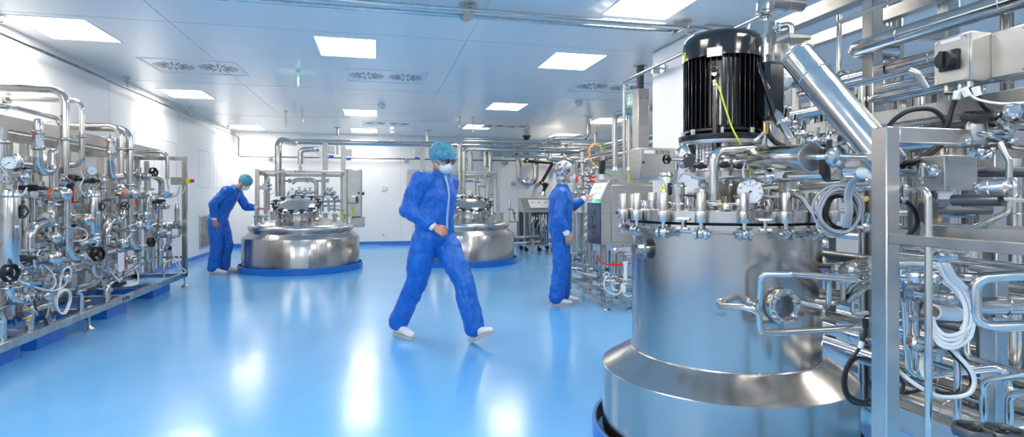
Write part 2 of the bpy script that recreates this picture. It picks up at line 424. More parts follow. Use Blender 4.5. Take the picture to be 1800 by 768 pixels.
# ================================================================ CEILING AND WALL FITTINGS
def hanger(t, x, y, z0, pr, name='hanger', r=.05):
    """ceiling flange and short rod down to a pipe of radius pr at height z0"""
    mb = MB(); mb.cyl((x,y,ZC-.012), (x,y,ZC-.001), r); mb.cyl((x,y,z0), (x,y,ZC-.01), .009, n=10)
    mb.torus((x,y,z0), (0,1,0), pr+.006, .005, 14, 6); return mb.build(name, SATIN, t)
t = thing('ceiling_pipe', 'long thin steel pipe along the left wall ceiling edge, then along the back wall', 'pipe', (-3.48,8,2.87))
P = [(-3.5,-1,2.87),(-3.5,15.86,2.87),(-3.5,15.86,2.37),(2.9,15.86,2.37),(7.0,15.86,2.37)]
MB().tube(P, .017, .06).build('pipe', PIPED, t)
for y in (4.3, 6.35, 9.2, 12.0, 14.9):
    mb = MB(); mb.cyl((-3.5,y,2.87), (-3.5,y,3.01), .009, n=8); mb.cyl((-3.5,y,3.005), (-3.5,y,3.0295), .045); mb.box((-3.5,y,2.96), (.09,.02,.012)); mb.build('hanger', SATIN, t)
for x in (-2.75, .75, 3.0, 4.4):
    mb = MB(); mb.cyl((x,15.86,2.33), (x,15.995,2.33), .014, n=10); mb.cyl((x,15.97,2.33), (x,15.999,2.33), .055); mb.cyl((x,15.86,2.30), (x,15.86,2.39), .022, n=12); mb.build('wall_bracket', SATIN, t)
t = thing('double_ceiling_pipe', 'pair of thin steel pipes crossing under the whole ceiling towards the black motor', 'pipe', (0,5,2.95))
for k, y in enumerate((4.95, 5.12)):
    MB().tube([(-3.6,y,2.95),(3.06+.12*(1-k),y,2.95),(3.06+.12*(1-k),y,1.5)], .02, .07).build('pipe', STEEL, t)
for x in (-2.4, .78, 2.9):
    mb = MB(); mb.cyl((x,5.035,ZC-.016), (x,5.035,ZC-.0005), .085); mb.cyl((x-.03,5.035,2.93), (x-.03,5.035,ZC-.01), .009, n=8); mb.cyl((x+.03,5.035,2.93), (x+.03,5.035,ZC-.01), .009, n=8)
    mb.box((x,5.035,2.925), (.09,.26,.012)); mb.build('hanger', SATIN, t)
    for y in (4.95,5.12): MB().torus((x,y,2.95), (1,0,0), .026, .005, 14, 6).build('pipe_clip', SATIN, t)
for i, (u, v0, v1, lb) in enumerate([(503,195,224,'longer of the two threaded rods hanging from the ceiling above the left tank'),(531,194,214,'shorter of the two threaded rods hanging from the ceiling above the left tank'),(808,205,224,'shorter of the two threaded rods hanging from the ceiling near the walking worker'),(831,205,232,'longer of the two threaded rods hanging from the ceiling near the walking worker')]):
    p = onz(u, v0, ZC); q = run(p, ('z', v1))[1]
    mb = MB(); mb.cyl(p, q, .01, n=8); mb.cyl(q, q+V((0,0,.05)), .022, n=10); mb.cyl(q+V((0,0,.1)), q+V((0,0,.13)), .02, n=6); mb.cyl((p.x,p.y,ZC-.012), p, .035, n=14)
    tag(mb.build('threaded_rod', SATIN), lb, 'rod', 'threaded rods hanging from the ceiling')
for u, v, lb in ((671,184,'small round smoke detector on the ceiling beside the central far light'),(1017,179,'small round smoke detector on the ceiling below the vent near the column'),):
    p = onz(u, v, ZC); t = thing('smoke_detector', lb, 'smoke detector', p, 'smoke detectors')
    MB().lathe([(.07,-.002),(.07,-.03),(.055,-.045),(0,-.045)], p).build('base', WHITEP, t)
    MB().lathe([(.045,-.045),(.045,-.06),(.04,-.085),(0,-.09)], p).build('sensor_head', WHITEP, t)
p = onz(689, 229, ZC); t = thing('round_spotlight', 'small round bright spotlight on the ceiling beside the farthest centre light', 'spotlight', p)
MB().lathe([(.055,0),(.055,-.03),(.045,-.035)], p).build('housing', WHITEP, t); MB().lathe([(.042,-.03),(.04,-.045),(0,-.05)], p).build('lens', LEDM, t)
p = onz(1031, 236, ZC)
def exit_sign(p, yawz, lb, w=.2, h=.14, drop=.03, lines=True):
    t = thing('exit_sign', lb, 'exit sign', p, 'exit signs')
    R = Matrix.Rotation(yawz, 4, 'Z'); T = Matrix.Translation(p)@R
    mb = MB(); mb.M = T; mb.box((0,0,-.015), (w+.04,.05,.03), None, .004).build('housing', WHITEP, t)
    mb = MB(); mb.M = T; mb.box((0,0,-.03-drop-h/2), (w,.012,h), None, .002); mb.cyl((-.05,0,-.03), (-.05,0,-.03-drop-.005), .004, n=6); mb.cyl((.05,0,-.03), (.05,0,-.03-drop-.005), .004, n=6); mb.build('green_panel', GREENSIGN, t)
    z = -.03-drop-h/2
    for s in (1,-1):
        mb = MB(); mb.M = T; y = s*.008
        mb.box((-.02,y,z+.045), (.022,.003,.022)); mb.bar((-.02,y,z+.03), (-.005,y,z-.005), .02, .003, up=(0,1,0)); mb.bar((-.005,y,z-.005), (-.035,y,z-.045), .012, .003, up=(0,1,0)); mb.bar((-.005,y,z-.005), (.02,y,z-.03), .012, .003, up=(0,1,0)); mb.bar((.02,y,z-.03), (.02,y,z-.055), .012, .003, up=(0,1,0)); mb.bar((-.02,y,z+.025), (.02,y,z+.01), .01, .003, up=(0,1,0)); mb.bar((-.02,y,z+.02), (-.045,y,z), .01, .003, up=(0,1,0))
        mb.bar((.055,y,z-.05), (.055,y,z+.05), .03, .003, up=(0,1,0)); mb.build('running_figure_symbol', WHITELIT, t)
    return t
exit_sign(onz(524,126,ZC), PI/2+.1, 'small lit exit sign hanging edge-on from the ceiling left of the middle light')
exit_sign(onz(1106,190,ZC), 0, 'green exit sign hanging from the ceiling behind the supply drop pipes', .22, .14)
# small things on the walls
p = ony(675.5,331,15.999); t = thing('wall_sensor', 'small white sensor box on the back wall, above the wall socket', 'sensor', p)
MB().box(p+V((0,-.018,0)), (.13,.036,.12), None, .008).build('housing', WHITEP, t); MB().box(p+V((-.02,-.038,.015)), (.03,.004,.02)).build('display', GREYC, t); MB().box(p+V((.025,-.038,.015)), (.03,.004,.02)).build('display', GREYC, t)
p = ony(674,413,15.999); t = thing('wall_socket', 'small white socket low on the back wall', 'socket', p)
MB().box(p+V((0,-.01,0)), (.085,.02,.085), None, .004).build('cover_plate', WHITEP, t); MB().cyl(p+V((0,-.0215,0)), p+V((0,-.019,0)), .024).build('insert', SEAM, t)
p0 = onx(350,378,XL); p1 = onx(363,435,XL); t = thing('wall_grille', 'grey louvred air grille low on the left wall behind the bending worker', 'grille', (XL,(p0.y+p1.y)/2,.9)); ya, yb, za, zb = p0.y, p0.y+1.15, p1.z, p0.z
mb = MB(); g = .04
for a, b in (((XL,ya,za),(XL+.015,ya+g,zb)),((XL,yb-g,za),(XL+.015,yb,zb)),((XL,ya+g,za),(XL+.015,yb-g,za+g)),((XL,ya+g,zb-g),(XL+.015,yb-g,zb))): mb.span(a, b)
mb.build('frame', SATIN, t)
mb = MB(); mb.span((XL+.0005,ya+g,za+g), (XL+.003,yb-g,zb-g))
for i in range(24):
    y = ya+g+(yb-ya-2*g)*(i+.5)/24; mb.box((XL+.008,y,(za+zb)/2), (.012,.012,zb-za-2*g), Matrix.Rotation(.6,3,'Z'))
mb.build('louvre', SATIN, t)
for i, (u0, u1, v0, v1) in enumerate([(349,368,263,329),(375,390,268,330),(236,270,232,330),(285,310,246,340)]):
    a, b = onx(u0,v1,XL), onx(u1,v0,XL); mb = MB(); z0, z1 = a.z, a.z+ (onx(u0,v0,XL).z-a.z)
    for q0, q1 in (((a.y,z0),(b.y,z0)),((a.y,z1),(b.y,z1)),((a.y,z0),(a.y,z1)),((b.y,z0),(b.y,z1))):
        mb.span((XL-.001,q0[0]-.004,q0[1]-.004), (XL+.002,q1[0]+.004,q1[1]+.004))
    struct(mb.build('trim_%d'%k, SEAM)); k += 1
# ================================================================ THE TWO DOMED TANKS
TANKM = streaks(aniso(noisy(mat('brushed_tank_steel', (.5,.5,.5), .3, 1), (5,5,.4), 2, 2, (.2,.2), .0, ((.48,.475,.465),(.52,.51,.50))), .4), (7,7,.1), .12)
HEADM = noisy(mat('bright_steel_head', (.62,.61,.6), .26, 1), (2,2,2), 2, 2, (.25,.28), .0, ((.58,.575,.565),(.64,.63,.62)))
def cross_knob(mb, p, ax, s=1.):
    ax = V(ax).normalized(); x, y = frame(ax)
    mb.cyl(p, p+ax*.03*s, .018*s, .014*s, n=10)
    for q in (x, y): mb.bar(p+ax*.036*s-q*.042*s, p+ax*.036*s+q*.042*s, .022*s, .02*s, .006*s, up=ax)
def process_tank(c, lb, hatch=(-.06,-.2)):
    t = thing('process_tank', lb, 'tank', (c[0],c[1],0), 'domed process tanks'); C0 = V((c[0],c[1],0))
    MB().lathe([(.98,.015),(1.02,.02),(1.02,.588),(1.016,.594)], C0, n=72).build('skirt', TANKM, t)
    MB().lathe([(1.016,.594),(.9,.685),(.885,.70),(.885,.705)], C0, n=72).build('cone', TANKM, t)
    pr = [(.885,.705),(.905,.722),(.918,.748),(.915,.775),(.895,.80),(.86,.818),(.80,.833)]
    for i in range(1, 9):
        f = i/8; r = .8*(1-f); pr.append((r, .833+.125*math.sin(f*PI/2)**.8))
    MB().lathe(pr, C0, n=72).build('domed_head', HEADM, t)
    # manway, leaning to the front
    B = C0+V((hatch[0],hatch[1],.955)); T = Matrix.Translation(B)@Matrix.Rotation(math.radians(19),4,'X')
    def M(mb): mb.M = T; return mb
    M(MB()).lathe([(.36,-.12),(.36,.145),(.385,.15),(.385,.165),(0,.165)], n=48).build('manway_neck', STEEL, t)
    M(MB()).torus((0,0,.0), (0,0,1), .372, .013, 48, 8).build('weld_ring', SATIN, t)
    pr = [(.385,.167),(.385,.185),(.365,.19)]+[(.365*math.cos(a), .19+.12*math.sin(a)) for a in [PI/2*i/8 for i in range(1,9)]]
    M(MB()).lathe(pr, n=48).build('manway_lid', STEEL, t)
    for i in range(14):
        a = 2*PI*i/14+.1; d = V((math.cos(a), math.sin(a), 0)); n = V((-d.y,d.x,0))
        kb = M(MB()); cross_knob(kb, d*.395+V((0,0,.225)), (0,0,1), 1.25); k_ = kb.build('clamp_knob', BLACK, t)
        b = M(MB()); b.cyl(d*.395+V((0,0,.05)), d*.395+V((0,0,.225)), .009, n=8); b.cyl(d*.395+n*.024+V((0,0,.05)), d*.395-n*.024+V((0,0,.05)), .014, n=10); b.bar(d*.36+V((0,0,.06)), d*.41+V((0,0,.05)), .012, .03); b.cyl(d*.395+V((0,0,.19)), d*.395+V((0,0,.215)), .017, n=6); b.build('swing_bolt', CAST, k_)
    # nozzles
    for ang, r, h, q in ((205,.80,.1,.03),(-28,.68,.15,.035),(0,.78,.12,.04),(150,.62,.14,.03),(40,.5,.14,.045),(170,.55,.2,.03),(75,.66,.1,.03),(110,.6,.12,.04)):
        a = math.radians(ang); p = C0+V((math.cos(a)*r, math.sin(a)*r, .80)); 
        nz = MB().lathe([(q,0),(q,.1+h*.6),(q*1.4,.1+h*.6+.005),(q*1.4,.1+h*.6+.03),(0,.1+h*.6+.03)], p, n=18).build('nozzle', STEEL, t)
        if ang in (-28, 150, 40): MB().torus(p+V((0,0,.1+h*.6+.015)), (0,0,1), q*1.5, .008, 18, 6).build('clamp_ring', CAST, nz)
    for ang, r in ((195,.7),(-15,.62),(160,.72)):
        a = math.radians(ang); p = C0+V((math.cos(a)*r, math.sin(a)*r, .84)); mb = MB(); mb.cyl(p, p+V((0,0,.1)), .022, n=12); mb.ball(p+V((0,0,.13)), .04, 12); mb.cyl(p+V((-.07,0,.13)), p+V((.07,0,.13)), .018, n=10); mb.build('sampling_valve', CAST, t)
    return t
TA = process_tank((-1.37,11.12), 'wide domed steel tank at left with a round bolted manway, next to the bending worker', (-.05,-.22))
TB = process_tank((1.70,11.5), 'wide domed steel tank partly hidden behind the walking worker', (.1,-.22))
for i, c in enumerate(((-1.37,11.12),(1.70,11.5))):
    struct(MB().lathe([(1.085,0),(1.085,.11),(1.068,.113),(1.065,.105),(1.065,0)], (c[0],c[1],.001), n=96, close=True).build('trim_%d'%k, BASEB)); k += 1
    struct(MB().lathe([(0,.001),(1.064,.001),(1.064,.006),(0,.006)], (c[0],c[1],.001), n=64, close=True).build('trim_%d'%k, RUBBER)); k += 1
# ---- support frames with pipework behind each tank
def gauge(mb_list, p, d, r, t, name='pressure_gauge', parent=None):
    """round dial gauge facing d"""
    d = V(d).normalized(); g = MB().lathe([(r,-.035),(r*1.05,-.03),(r*1.05,0),(r*.95,.004),(r*.95,0)], p, d, n=28).build(name, STEEL, t)
    MB().lathe([(r*.94,.0005),(r*.94,.002),(0,.002)], p, d, n=28).build('dial', DIAL, g)
    up = V((0,0,1)); x = up.cross(d).normalized(); mk = MB()
    for i in range(9):
        a = math.radians(-135+270*i/8); q = x*math.sin(a)+up*math.cos(a); mk.bar(p+q*r*.68+d*.003, p+q*r*.86+d*.003, r*.06, .001, up=d)
    q = (x*-.7+up*-.5).normalized(); mk.bar(p-q*r*.15+d*.0035, p+q*r*.7+d*.0035, r*.06, .001, up=d); mk.cyl(p+d*.002, p+d*.005, r*.09, n=10)
    mk.build('needle', INK, g); return g
def clamp(p, ax, r, t, name='pipe_clamp', wing=True):
    """tri-clamp ferrule ring with wing nut"""
    ax = V(ax).normalized(); x, y = frame(ax); mb = MB()
    mb.lathe([(r*1.02,-.016),(r*1.55,-.008),(r*1.62,0),(r*1.55,.008),(r*1.02,.016)], p, ax, n=18)
    if wing:
        q = V(p)+x*r*1.65; mb.cyl(q-y*.012-V((0,0,0)), q+y*.045, .006, n=6); mb.box(q+y*.03, (.03,.016,.012), None, .003)
    return mb.build(name, CAST, t)
def handwheel(p, ax, r, t, name='handwheel', m=None, par=None):
    """lobed black handwheel on a stub"""
    ax = V(ax).normalized(); x, y = frame(ax); m = m or BLACK; w_ = MB(); p = V(p); n = 36; prof = []
    for s_, h in ((.98,.05),(1.04,.2),(1.04,.45),(.98,.6),(.84,.6),(.78,.45),(.78,.2),(.84,.05)):
        prof.append([p+ax*(h*r)+(x*math.cos(2*PI*i/n)+y*math.sin(2*PI*i/n))*r*s_*(1+.045*math.cos(2*PI*i/n*6)) for i in range(n)])
    m8 = len(prof); w_.add([q for ring in prof for q in ring], [(j*n+i, j*n+(i+1) % n, ((j+1) % m8)*n+(i+1) % n, ((j+1) % m8)*n+i) for j in range(m8) for i in range(n)])
    for i in range(3):
        d = x*math.cos(2*PI*i/3)+y*math.sin(2*PI*i/3); w_.bar(p+ax*r*.25-d*r*.0, p+ax*r*.25+d*r*.85, r*.26, r*.2, up=ax)
    w_.cyl(p-ax*r*.5, p+ax*r*.5, r*.32, r*.3, n=16); w_.cyl(p+ax*r*.5, p+ax*r*.62, r*.16, n=12)
    return w_.build(name, m, t)
def actuator(p, ax, r, L, t, band=None, name='valve_actuator', cap=None):
    """polished stainless cylinder actuator with domed end; p is the valve body end, ax points to the cap"""
    ax = V(ax).normalized(); p = V(p)
    a = MB().lathe([(r*.55,0),(r*.6,.02),(r*.98,.03),(r,.04),(r,L*.55),(r*.93,L*.57),(r*.93,L*.62),(r,L*.64),(r,L*.82),(r*.9,L*.93),(r*.6,L*.99),(0,L)], p, ax, n=24).build(name, STEEL, t)
    if band: MB().lathe([(r*1.01,L*.38),(r*1.03,L*.39),(r*1.03,L*.47),(r*1.01,L*.48)], p, ax, n=24).build('orange_band' if band is ORANGE else 'band', band, a)
    if cap: MB().lathe([(r*.22,L*.97),(r*.2,L*1.01),(0,L*1.02)], p, ax, n=14).build('position_indicator', cap, a)
    return a
def frame_unit(name, lb, Y, px, flip=False):
    pass
YA = 12.45
def fa(u, v): return ony(u, v, YA)
t = thing('tank_service_frame', 'steel service frame with control cabinet and pipework behind the left tank', 'frame', fa(527,430).xy.to_3d(), 'service frames behind the tanks')
TF = t
def post(u0, u1, vt, y, nm='post', m=BRUSH, zb=0., t=None):
    a, b = ony(u0, vt, y), ony(u1, vt, y); return MB().span((a.x,y,zb), (b.x,y+(b.x-a.x),a.z), .006).build(nm, m, t)
post(448,455,297,YA,'post',PLATE,0,t); post(605,610,297,YA,'post',PLATE,0,t); post(598,604,311,YA+.5,'post',PLATE,0,t); post(464,471,304,YA+.5,'post',PLATE,0,t)
a, b = fa(455,299), fa(605,304); MB().span((a.x+.004,YA+.004,b.z), (b.x-.004,YA+.1,a.z-.003), .005).build('top_beam', PLATE, t)
a, b = ony(464,304,YA+.5), ony(604,311,YA+.5); MB().span((a.x+.004,YA+.504,b.z), (b.x-.004,YA+.58,a.z-.003), .005).build('top_beam', PLATE, t)
for u in (455,602): q = fa(u,299); MB().span((q.x-.037,YA+.102,q.z-.098), (q.x+.037,YA+.503,q.z-.006), .004).build('cross_beam', PLATE, t)
a = fa(456,329); MB().span((a.x,YA,a.z-.05), (fa(470,329).x,YA+.06,a.z+.03), .004).build('bracket', PLATE, t)
def P_(pts, y, r, t, m=STEEL, bend=None, nm='pipe', n=12): return MB().tube([ony(u,v,yy if len(q_) > 2 else y) for q_ in pts for (u,v,yy) in [(q_[0],q_[1],q_[2] if len(q_) > 2 else y)]], r, bend, n=n).build(nm, m, t)
P_([(489,345),(489,304)], YA+.3, .06, t, SATIN, nm='insulated_pipe')
P_([(493,372),(493,347),(577,345),(578,372)], YA+.15, .026, t)
P_([(497,297),(497,350)], YA+.2, .03, t); P_([(500,300),(500,360)], YA+.4, .018, t)
P_([(567,303),(567,372)], YA+.2, .028, t); P_([(571,303),(571,345)], YA+.35, .02, t)
P_([(556,370),(556,316),(520,316),(513,322)], YA+.35, .045, t, SATIN, nm='insulated_pipe'); P_([(498,318),(575,318)], YA+.55, .018, t)
P_([(476,354),(604,354)], YA+.6, .022, t); P_([(540,362),(604,362)], YA+.6, .02, t); P_([(575,367),(605,369)], YA+.3, .02, t)
P_([(467,375),(467,338)], YA+.0, .038, t); P_([(472,370),(472,312)], YA+.3, .03, t)
P_([(588,372),(588,342),(567,342)], YA+.3, .025, t); P_([(506,345),(506,336),(540,336)], YA+.3, .02, t)
for u, v in ((470,325),(514,339),(526,337),(536,339),(545,338),(580,340),(588,346),(592,352),(470,332),(520,342),(575,338),(583,338)):
    p = ony(u,v,YA+.25); mb = MB(); mb.ball(p, .06, 12, (1,.8,.8)); mb.cyl(p+V((-.09,0,0)), p+V((.09,0,0)), .025, n=10); mb.cyl(p, p+V((0,0,.09)), .02, n=8); mb.cyl(p+V((0,0,.08)), p+V((0,0,.10)), .035, n=12); mb.build('valve', CAST, t)
gauge(None, ony(514,338,YA+.1), (0,-1,0), .055, t)
for u in (509,520,541,576): mb = MB(); p = ony(u,314,YA+.3); mb.cyl(p, p+V((0,0,-.09)), .03, .022, n=10); mb.build('cable_gland', GREYC, t)
MB().curve([ony(543,318,YA+.3),ony(544,328,YA+.25),ony(548,338,YA+.2)], .006, n=6).build('hose', HOSEM, t); MB().curve([ony(576,320,YA+.3),ony(572,330,YA+.25),ony(569,340,YA+.2)], .006, n=6).build('hose', HOSEM, t)
MB().curve([ony(463,338,YA),ony(468,346,YA),ony(482,338,YA)], .008, n=6).build('hose', GREYC, t)
MB().curve([ony(616,362,YA-.1),ony(620,376,YA-.15),ony(612,386,YA-.2),ony(601,382,YA-.3),ony(598,374,YA-.3)], .014, n=8).build('earth_wire', YELGRN, t)
text('Δ ZETA', .06, basis(ony(527,301.5,YA-.003), (1,0,0), (0,0,1)), INK, t)
# the cabinet of frame A
def cab(u0, u1, v0, v1, y, dpt, t, name, low=None):
    a, b = ony(u0,v0,y), ony(u1,v1,y); c = MB().span((a.x,y,b.z), (b.x,y+dpt,a.z), .012).build(name, PLATE, t)
    MB().span((a.x+.02,y-.012,b.z+.02), (b.x-.02,y-.0005,a.z-.02), .004).build('door', PLATE, c); return c, a, b
c, a, b = cab(610,636,297,381,YA-.05,.3,t,'cabinet')
MB().cyl((b.x-.06,YA-.075,(a.z+b.z)/2), (b.x-.06,YA-.06,(a.z+b.z)/2), .022).build('lock', BLACK, c)
MB().cyl((b.x,YA+.1,ony(636,340,YA).z), (b.x+.05,YA+.1,ony(636,340,YA).z), .03).build('rotary_switch', BLACK, c)
c, a, b = cab(611,630,344,357,YA-.2,.15,t,'door_latch_box'); MB().span((b.x-.05,YA-.24,b.z+.02), (b.x-.01,YA-.2,a.z-.01), .01).build('latch', BLACK, c)
c, a, b = cab(617,641,381.5,399,YA+.0,.2,t,'junction_box'); q = ony(622,392,YA-.02); mb = MB(); mb.cyl(q, q+V((0,-.03,0)), .03, n=18); mb.build('round_port', WHITEP, t); MB().cyl(q+V((0,-.031,0)), q+V((0,-.036,0)), .013, n=12).build('port_centre', RED, t)
q = ony(594,362,YA-.3); MB().cyl(q, q+V((0,.1,0)), .035, n=18).build('round_port', WHITEP, t); MB().cyl(q, q+V((0,-.006,0)), .015, n=12).build('port_centre', RED, t)
# vertical cable ducts from frame to ceiling trays
for u0, u1, v0 in ((567,576,251),(599,607,256)):
    a, b = ony(u0,v0,YA+.1), ony(u1,299,YA+.1); MB().span((a.x,YA+.1,b.z), (b.x,YA+.2,a.z), .005).build('cable_duct', PLATE, t)
    m_ = MB(); m_.span((b.x,YA+.2,a.z-.2), (b.x+.12,YA+.5,a.z-.06), .005); m_.build('tray_arm', SATIN, t)
    q = V((b.x+.06,YA+.3,a.z-.27)); MB().box(q, (.1,.1,.05), None, .005).build('blue_clip', BLUEST, t)
# ---- frame B
YB2 = 12.75
t = thing('tank_service_frame', 'steel service frame and pipes behind the tank that the walking worker hides', 'frame', (1.7,YB2,0), 'service frames behind the tanks'); TG = t
post(873,879,299,YB2,'post',PLATE,0,t); a, b = ony(742,299,YB2), ony(873,305,YB2)
post(742,748,299,YB2,'post',PLATE,0,t)
MB().span((a.x+.004,YB2+.004,b.z), (b.x+.02,YB2+.1,a.z-.003), .005).build('top_beam', PLATE, t)
a, b = ony(752,306,YB2+.5), ony(872,314,YB2+.5); MB().span((a.x+.004,YB2+.504,b.z), (b.x-.004,YB2+.58,a.z-.003), .005).build('top_beam', PLATE, t)
for u in (752,868): q = ony(u,301,YB2); MB().span((q.x-.037,YB2+.102,q.z-.098), (q.x+.037,YB2+.503,q.z-.006), .004).build('cross_beam', PLATE, t)
post(862,868,311,YB2+.5,'post',PLATE,0,t); post(754,760,311,YB2+.5,'post',PLATE,0,t)
c, a, b = cab(715,741,298,381,YB2-.05,.3,t,'cabinet')
P_([(808,300),(808,340)], YB2-.15, .05, t, STEEL); P_([(815.5,300),(815.5,342)], YB2-.2, .035, t, STEEL)
P_([(793,346),(838,346),(842,372)], YB2-.0, .03, t); P_([(836,312),(836,345)], YB2+.2, .025, t); P_([(853,290),(853,372)], YB2+.15, .018, t); P_([(859,312),(859,372)], YB2+.3, .03, t); P_([(842,310),(842,340),(846,350)], YB2+.25, .02, t)
P_([(780,316),(840,316)], YB2+.55, .05, t, SATIN)
for u, v in ((808,330),(808,338),(838,318),(848,326),(846,346),(830,346),(820,350)):
    p = ony(u,v,YB2-.05); mb = MB(); mb.ball(p, .06, 12, (1,.8,.8)); mb.cyl(p+V((-.09,0,0)), p+V((.09,0,0)), .025, n=10); mb.cyl(p, p+V((0,0,.09)), .02, n=8); mb.build('valve', CAST, t)
gauge(None, ony(824,337,YB2-.3), (0,-1,0), .075, t)
# standing filter beside tank B's frame
q = ony(864,362,YB2-.6); mb = MB(); mb.lathe([(.03,-.30),(.045,-.27),(.048,-.28),(.048,.14),(.03,.17),(.015,.18),(.015,.24)], q, n=20); mb.build('filter_housing', STEEL, t)
MB().cyl(q+V((-.05,0,.26)), q+V((.05,0,.26)), .025, n=10).build('valve', CAST, t)
for u0, u1, v0 in ((739,747,256),):
    a, b = ony(u0,v0,YB2+.1), ony(u1,299,YB2+.1); MB().span((a.x,YB2+.1,b.z), (b.x,YB2+.2,a.z), .005).build('cable_duct', PLATE, t)
    MB().span((a.x-.12,YB2+.2,a.z-.2), (a.x,YB2+.5,a.z-.06), .005).build('tray_arm', SATIN, t); MB().box((a.x-.06,YB2+.3,a.z-.27), (.1,.1,.05), None, .005).build('blue_clip', BLUEST, t)
# ---- long insulated pipes under the back of the ceiling
t = thing('insulated_ceiling_pipe', 'thick clad pipe under the far ceiling that drops behind the left tank', 'pipe', (-1.2,14.5,2.6))
yb = 14.6; A = ony(489,245,YA+.3); mb = MB(); zz = ony(600,250.5,yb).z
mb.tube([ony(489,303,YA+.3), A, (A.x+.25,13.3,A.z-.02), (ony(515,250,yb).x,yb,zz), (4.8,yb,zz)], .07, .16, n=18); mb.build('pipe', STEEL, t)
mb = MB()
for x in (-.4,.4,1.2,2.0,2.8,3.6): mb.torus((x,yb,zz), (1,0,0), .071, .004, 20, 5)
for z in (.12,.35,.5): mb.torus((A.x,A.y,A.z-z), (0,0,1), .071, .004, 20, 5)
mb.build('cladding_seams', SATIN, t)
for u in (593,751): q = ony(u,240,yb); m_ = MB(); m_.cyl((q.x,yb,zz), (q.x,yb,ZC-.01), .03, n=12); m_.cyl((q.x,yb,ZC-.02), (q.x,yb,ZC-.0005), .09, n=18); m_.cyl((q.x,yb,zz-.3), (q.x,yb,zz), .03, n=12); m_.build('hanger', SATIN, t)
t = thing('insulated_drop_pipe', 'short clad pipe with two elbows above the left tank frame', 'pipe', (-1.3,YA,2.1))
mb = MB(); q = ony(528,263,YA); mb.tube([ony(528,288,YA), q, ony(556,262,YA), (ony(562,266,YA+.8).x,YA+.8,q.z-.03), (ony(567,268,YA+1.6).x,YA+1.6,q.z-.05)], .055, .1, n=16); mb.build('pipe', STEEL, t)
q = ony(528,288,YA); m_ = MB(); m_.cyl(q, q-V((0,0,.05)), .02, n=10); m_.build('stub', BRASS, t); m_ = MB(); m_.cyl(q-V((0,0,.05)), q-V((0,0,.13)), .035, n=14); m_.torus(q-V((0,0,.07)), (0,0,1), .04, .008, 16, 6); m_.build('clamp', CAST, t)
t = thing('twin_header_pipes', 'two polished pipes bending over the far tank and running right under the ceiling', 'pipe', (2,YB2,2.3))
q = ony(808,247,YB2-.15); e = ony(808,300,YB2-.15); m_ = MB(); m_.tube([e, q, (4.1,YB2-.15,q.z)], .052, .12, n=16); m_.build('pipe', STEEL, t)
q = ony(816,262,YB2-.3); e = ony(816,300,YB2-.3); m_ = MB(); m_.tube([e, q, (4.9,YB2-.3,q.z)], .045, .1, n=16); m_.build('pipe', STEEL, t)
for u, r, v1 in ((827,.06,300),(853,.045,291),(861,.06,301)):
    q = ony(u,262,YB2+.25); m_ = MB(); m_.cyl(q, ony(u,v1,YB2+.25), r, n=16); m_.lathe([(r,0),(r*.4,-.06)], ony(u,v1,YB2+.25), n=16); m_.torus(ony(u,v1-8,YB2+.25), (0,0,1), r, .006, 16, 6); m_.build('drop_pipe', STEEL, t)
t = thing('u_bend_pipe', 'steel pipe forming a deep U on the back wall behind the black extraction arm', 'pipe', (4,15.2,1.5))
yb3 = 15.6; m_ = MB(); m_.tube([ony(u,v,yb3) for u, v in ((845,270),(912,270),(912,322),(942,322),(942,271),(1000,271))], .085, .2, n=18); m_.build('pipe', STEEL, t)
m_ = MB(); p = ony(927,322,yb3); m_.lathe([(.09,-.06),(.15,-.04),(.15,.04),(.09,.06)], p, (1,0,0), 20); m_.cyl(p-V((0,0,.16)), p+V((0,0,.16)), .03, n=10); m_.build('clamp', CAST, t)
for u, v in ((904,322),(947,324),(890,286),(972,300)):
    p = ony(u,v,15.8); m_ = MB(); m_.cyl(p, V((p.x,15.999,p.z)), .06, n=16); m_.cyl(V((p.x,yb3,p.z)), p, .02, n=8); m_.build('wall_flange', SATIN, t)
# background pipe bundle and trays right of centre under the ceiling
t = thing('ceiling_pipe_bundle', 'bundle of small pipes and cables under the ceiling behind the woman\'s head', 'pipe', (4.5,13,2.4))
for j, (v, y, r) in enumerate(((250,13.3,.04),(258,14.2,.03),(266,13.9,.03),(272,14.4,.045),(275,13.4,.035))):
    a = ony(866+j*5,v,y); m_ = MB(); m_.tube([a, (6.4,y,a.z)], r, n=12); m_.build('pipe', STEEL if j % 2 else SATIN, t)
a = ony(973,243,11.8); m_ = MB(); pth = [ony(905,262,14.6), (a.x,12.1,a.z-.02), a, ony(1034,243,11.4)]; q = pth[-1]; m_.tube(pth+[V((q.x,q.y,ZC))], .05, .12, n=14); m_.cyl((q.x,q.y,ZC-.02), (q.x,q.y,ZC-.0005), .1, n=18); m_.build('ceiling_pipe_drop', STEEL, t)
m_ = MB(); q = onz(1047,234,ZC); m_.cyl(q, q-V((0,0,.5)), .03, n=12); m_.cyl(q-V((0,0,.02)), q-V((0,0,.0005)), .08, n=16); m_.build('hanger', SATIN, t)
for u in (946,952,960,971,983,1002): q = ony(u,254,13); m_ = MB(); m_.cyl(q, q+V((0,.3,0)), .05, n=14); m_.torus(q, (0,1,0), .05, .01, 16, 6); m_.build('pipe_end', STEEL, t)
for u0, v0 in ((872,254),(883,253),(893,254),(904,253),(914,254)): q = ony(u0,v0,13.6); m_ = MB(); m_.ball(q, .05, 10); m_.cyl(q+V((-.08,0,.03)), q+V((.08,0,-.02)), .02, n=8); m_.build('valve', CAST, t)
for pts in (((965,268),(972,275),(980,279)),((985,265),(982,275),(979,279))): MB().curve([ony(u,v,13) for u, v in pts], .008, n=6).build('cable', WHITEP, t)
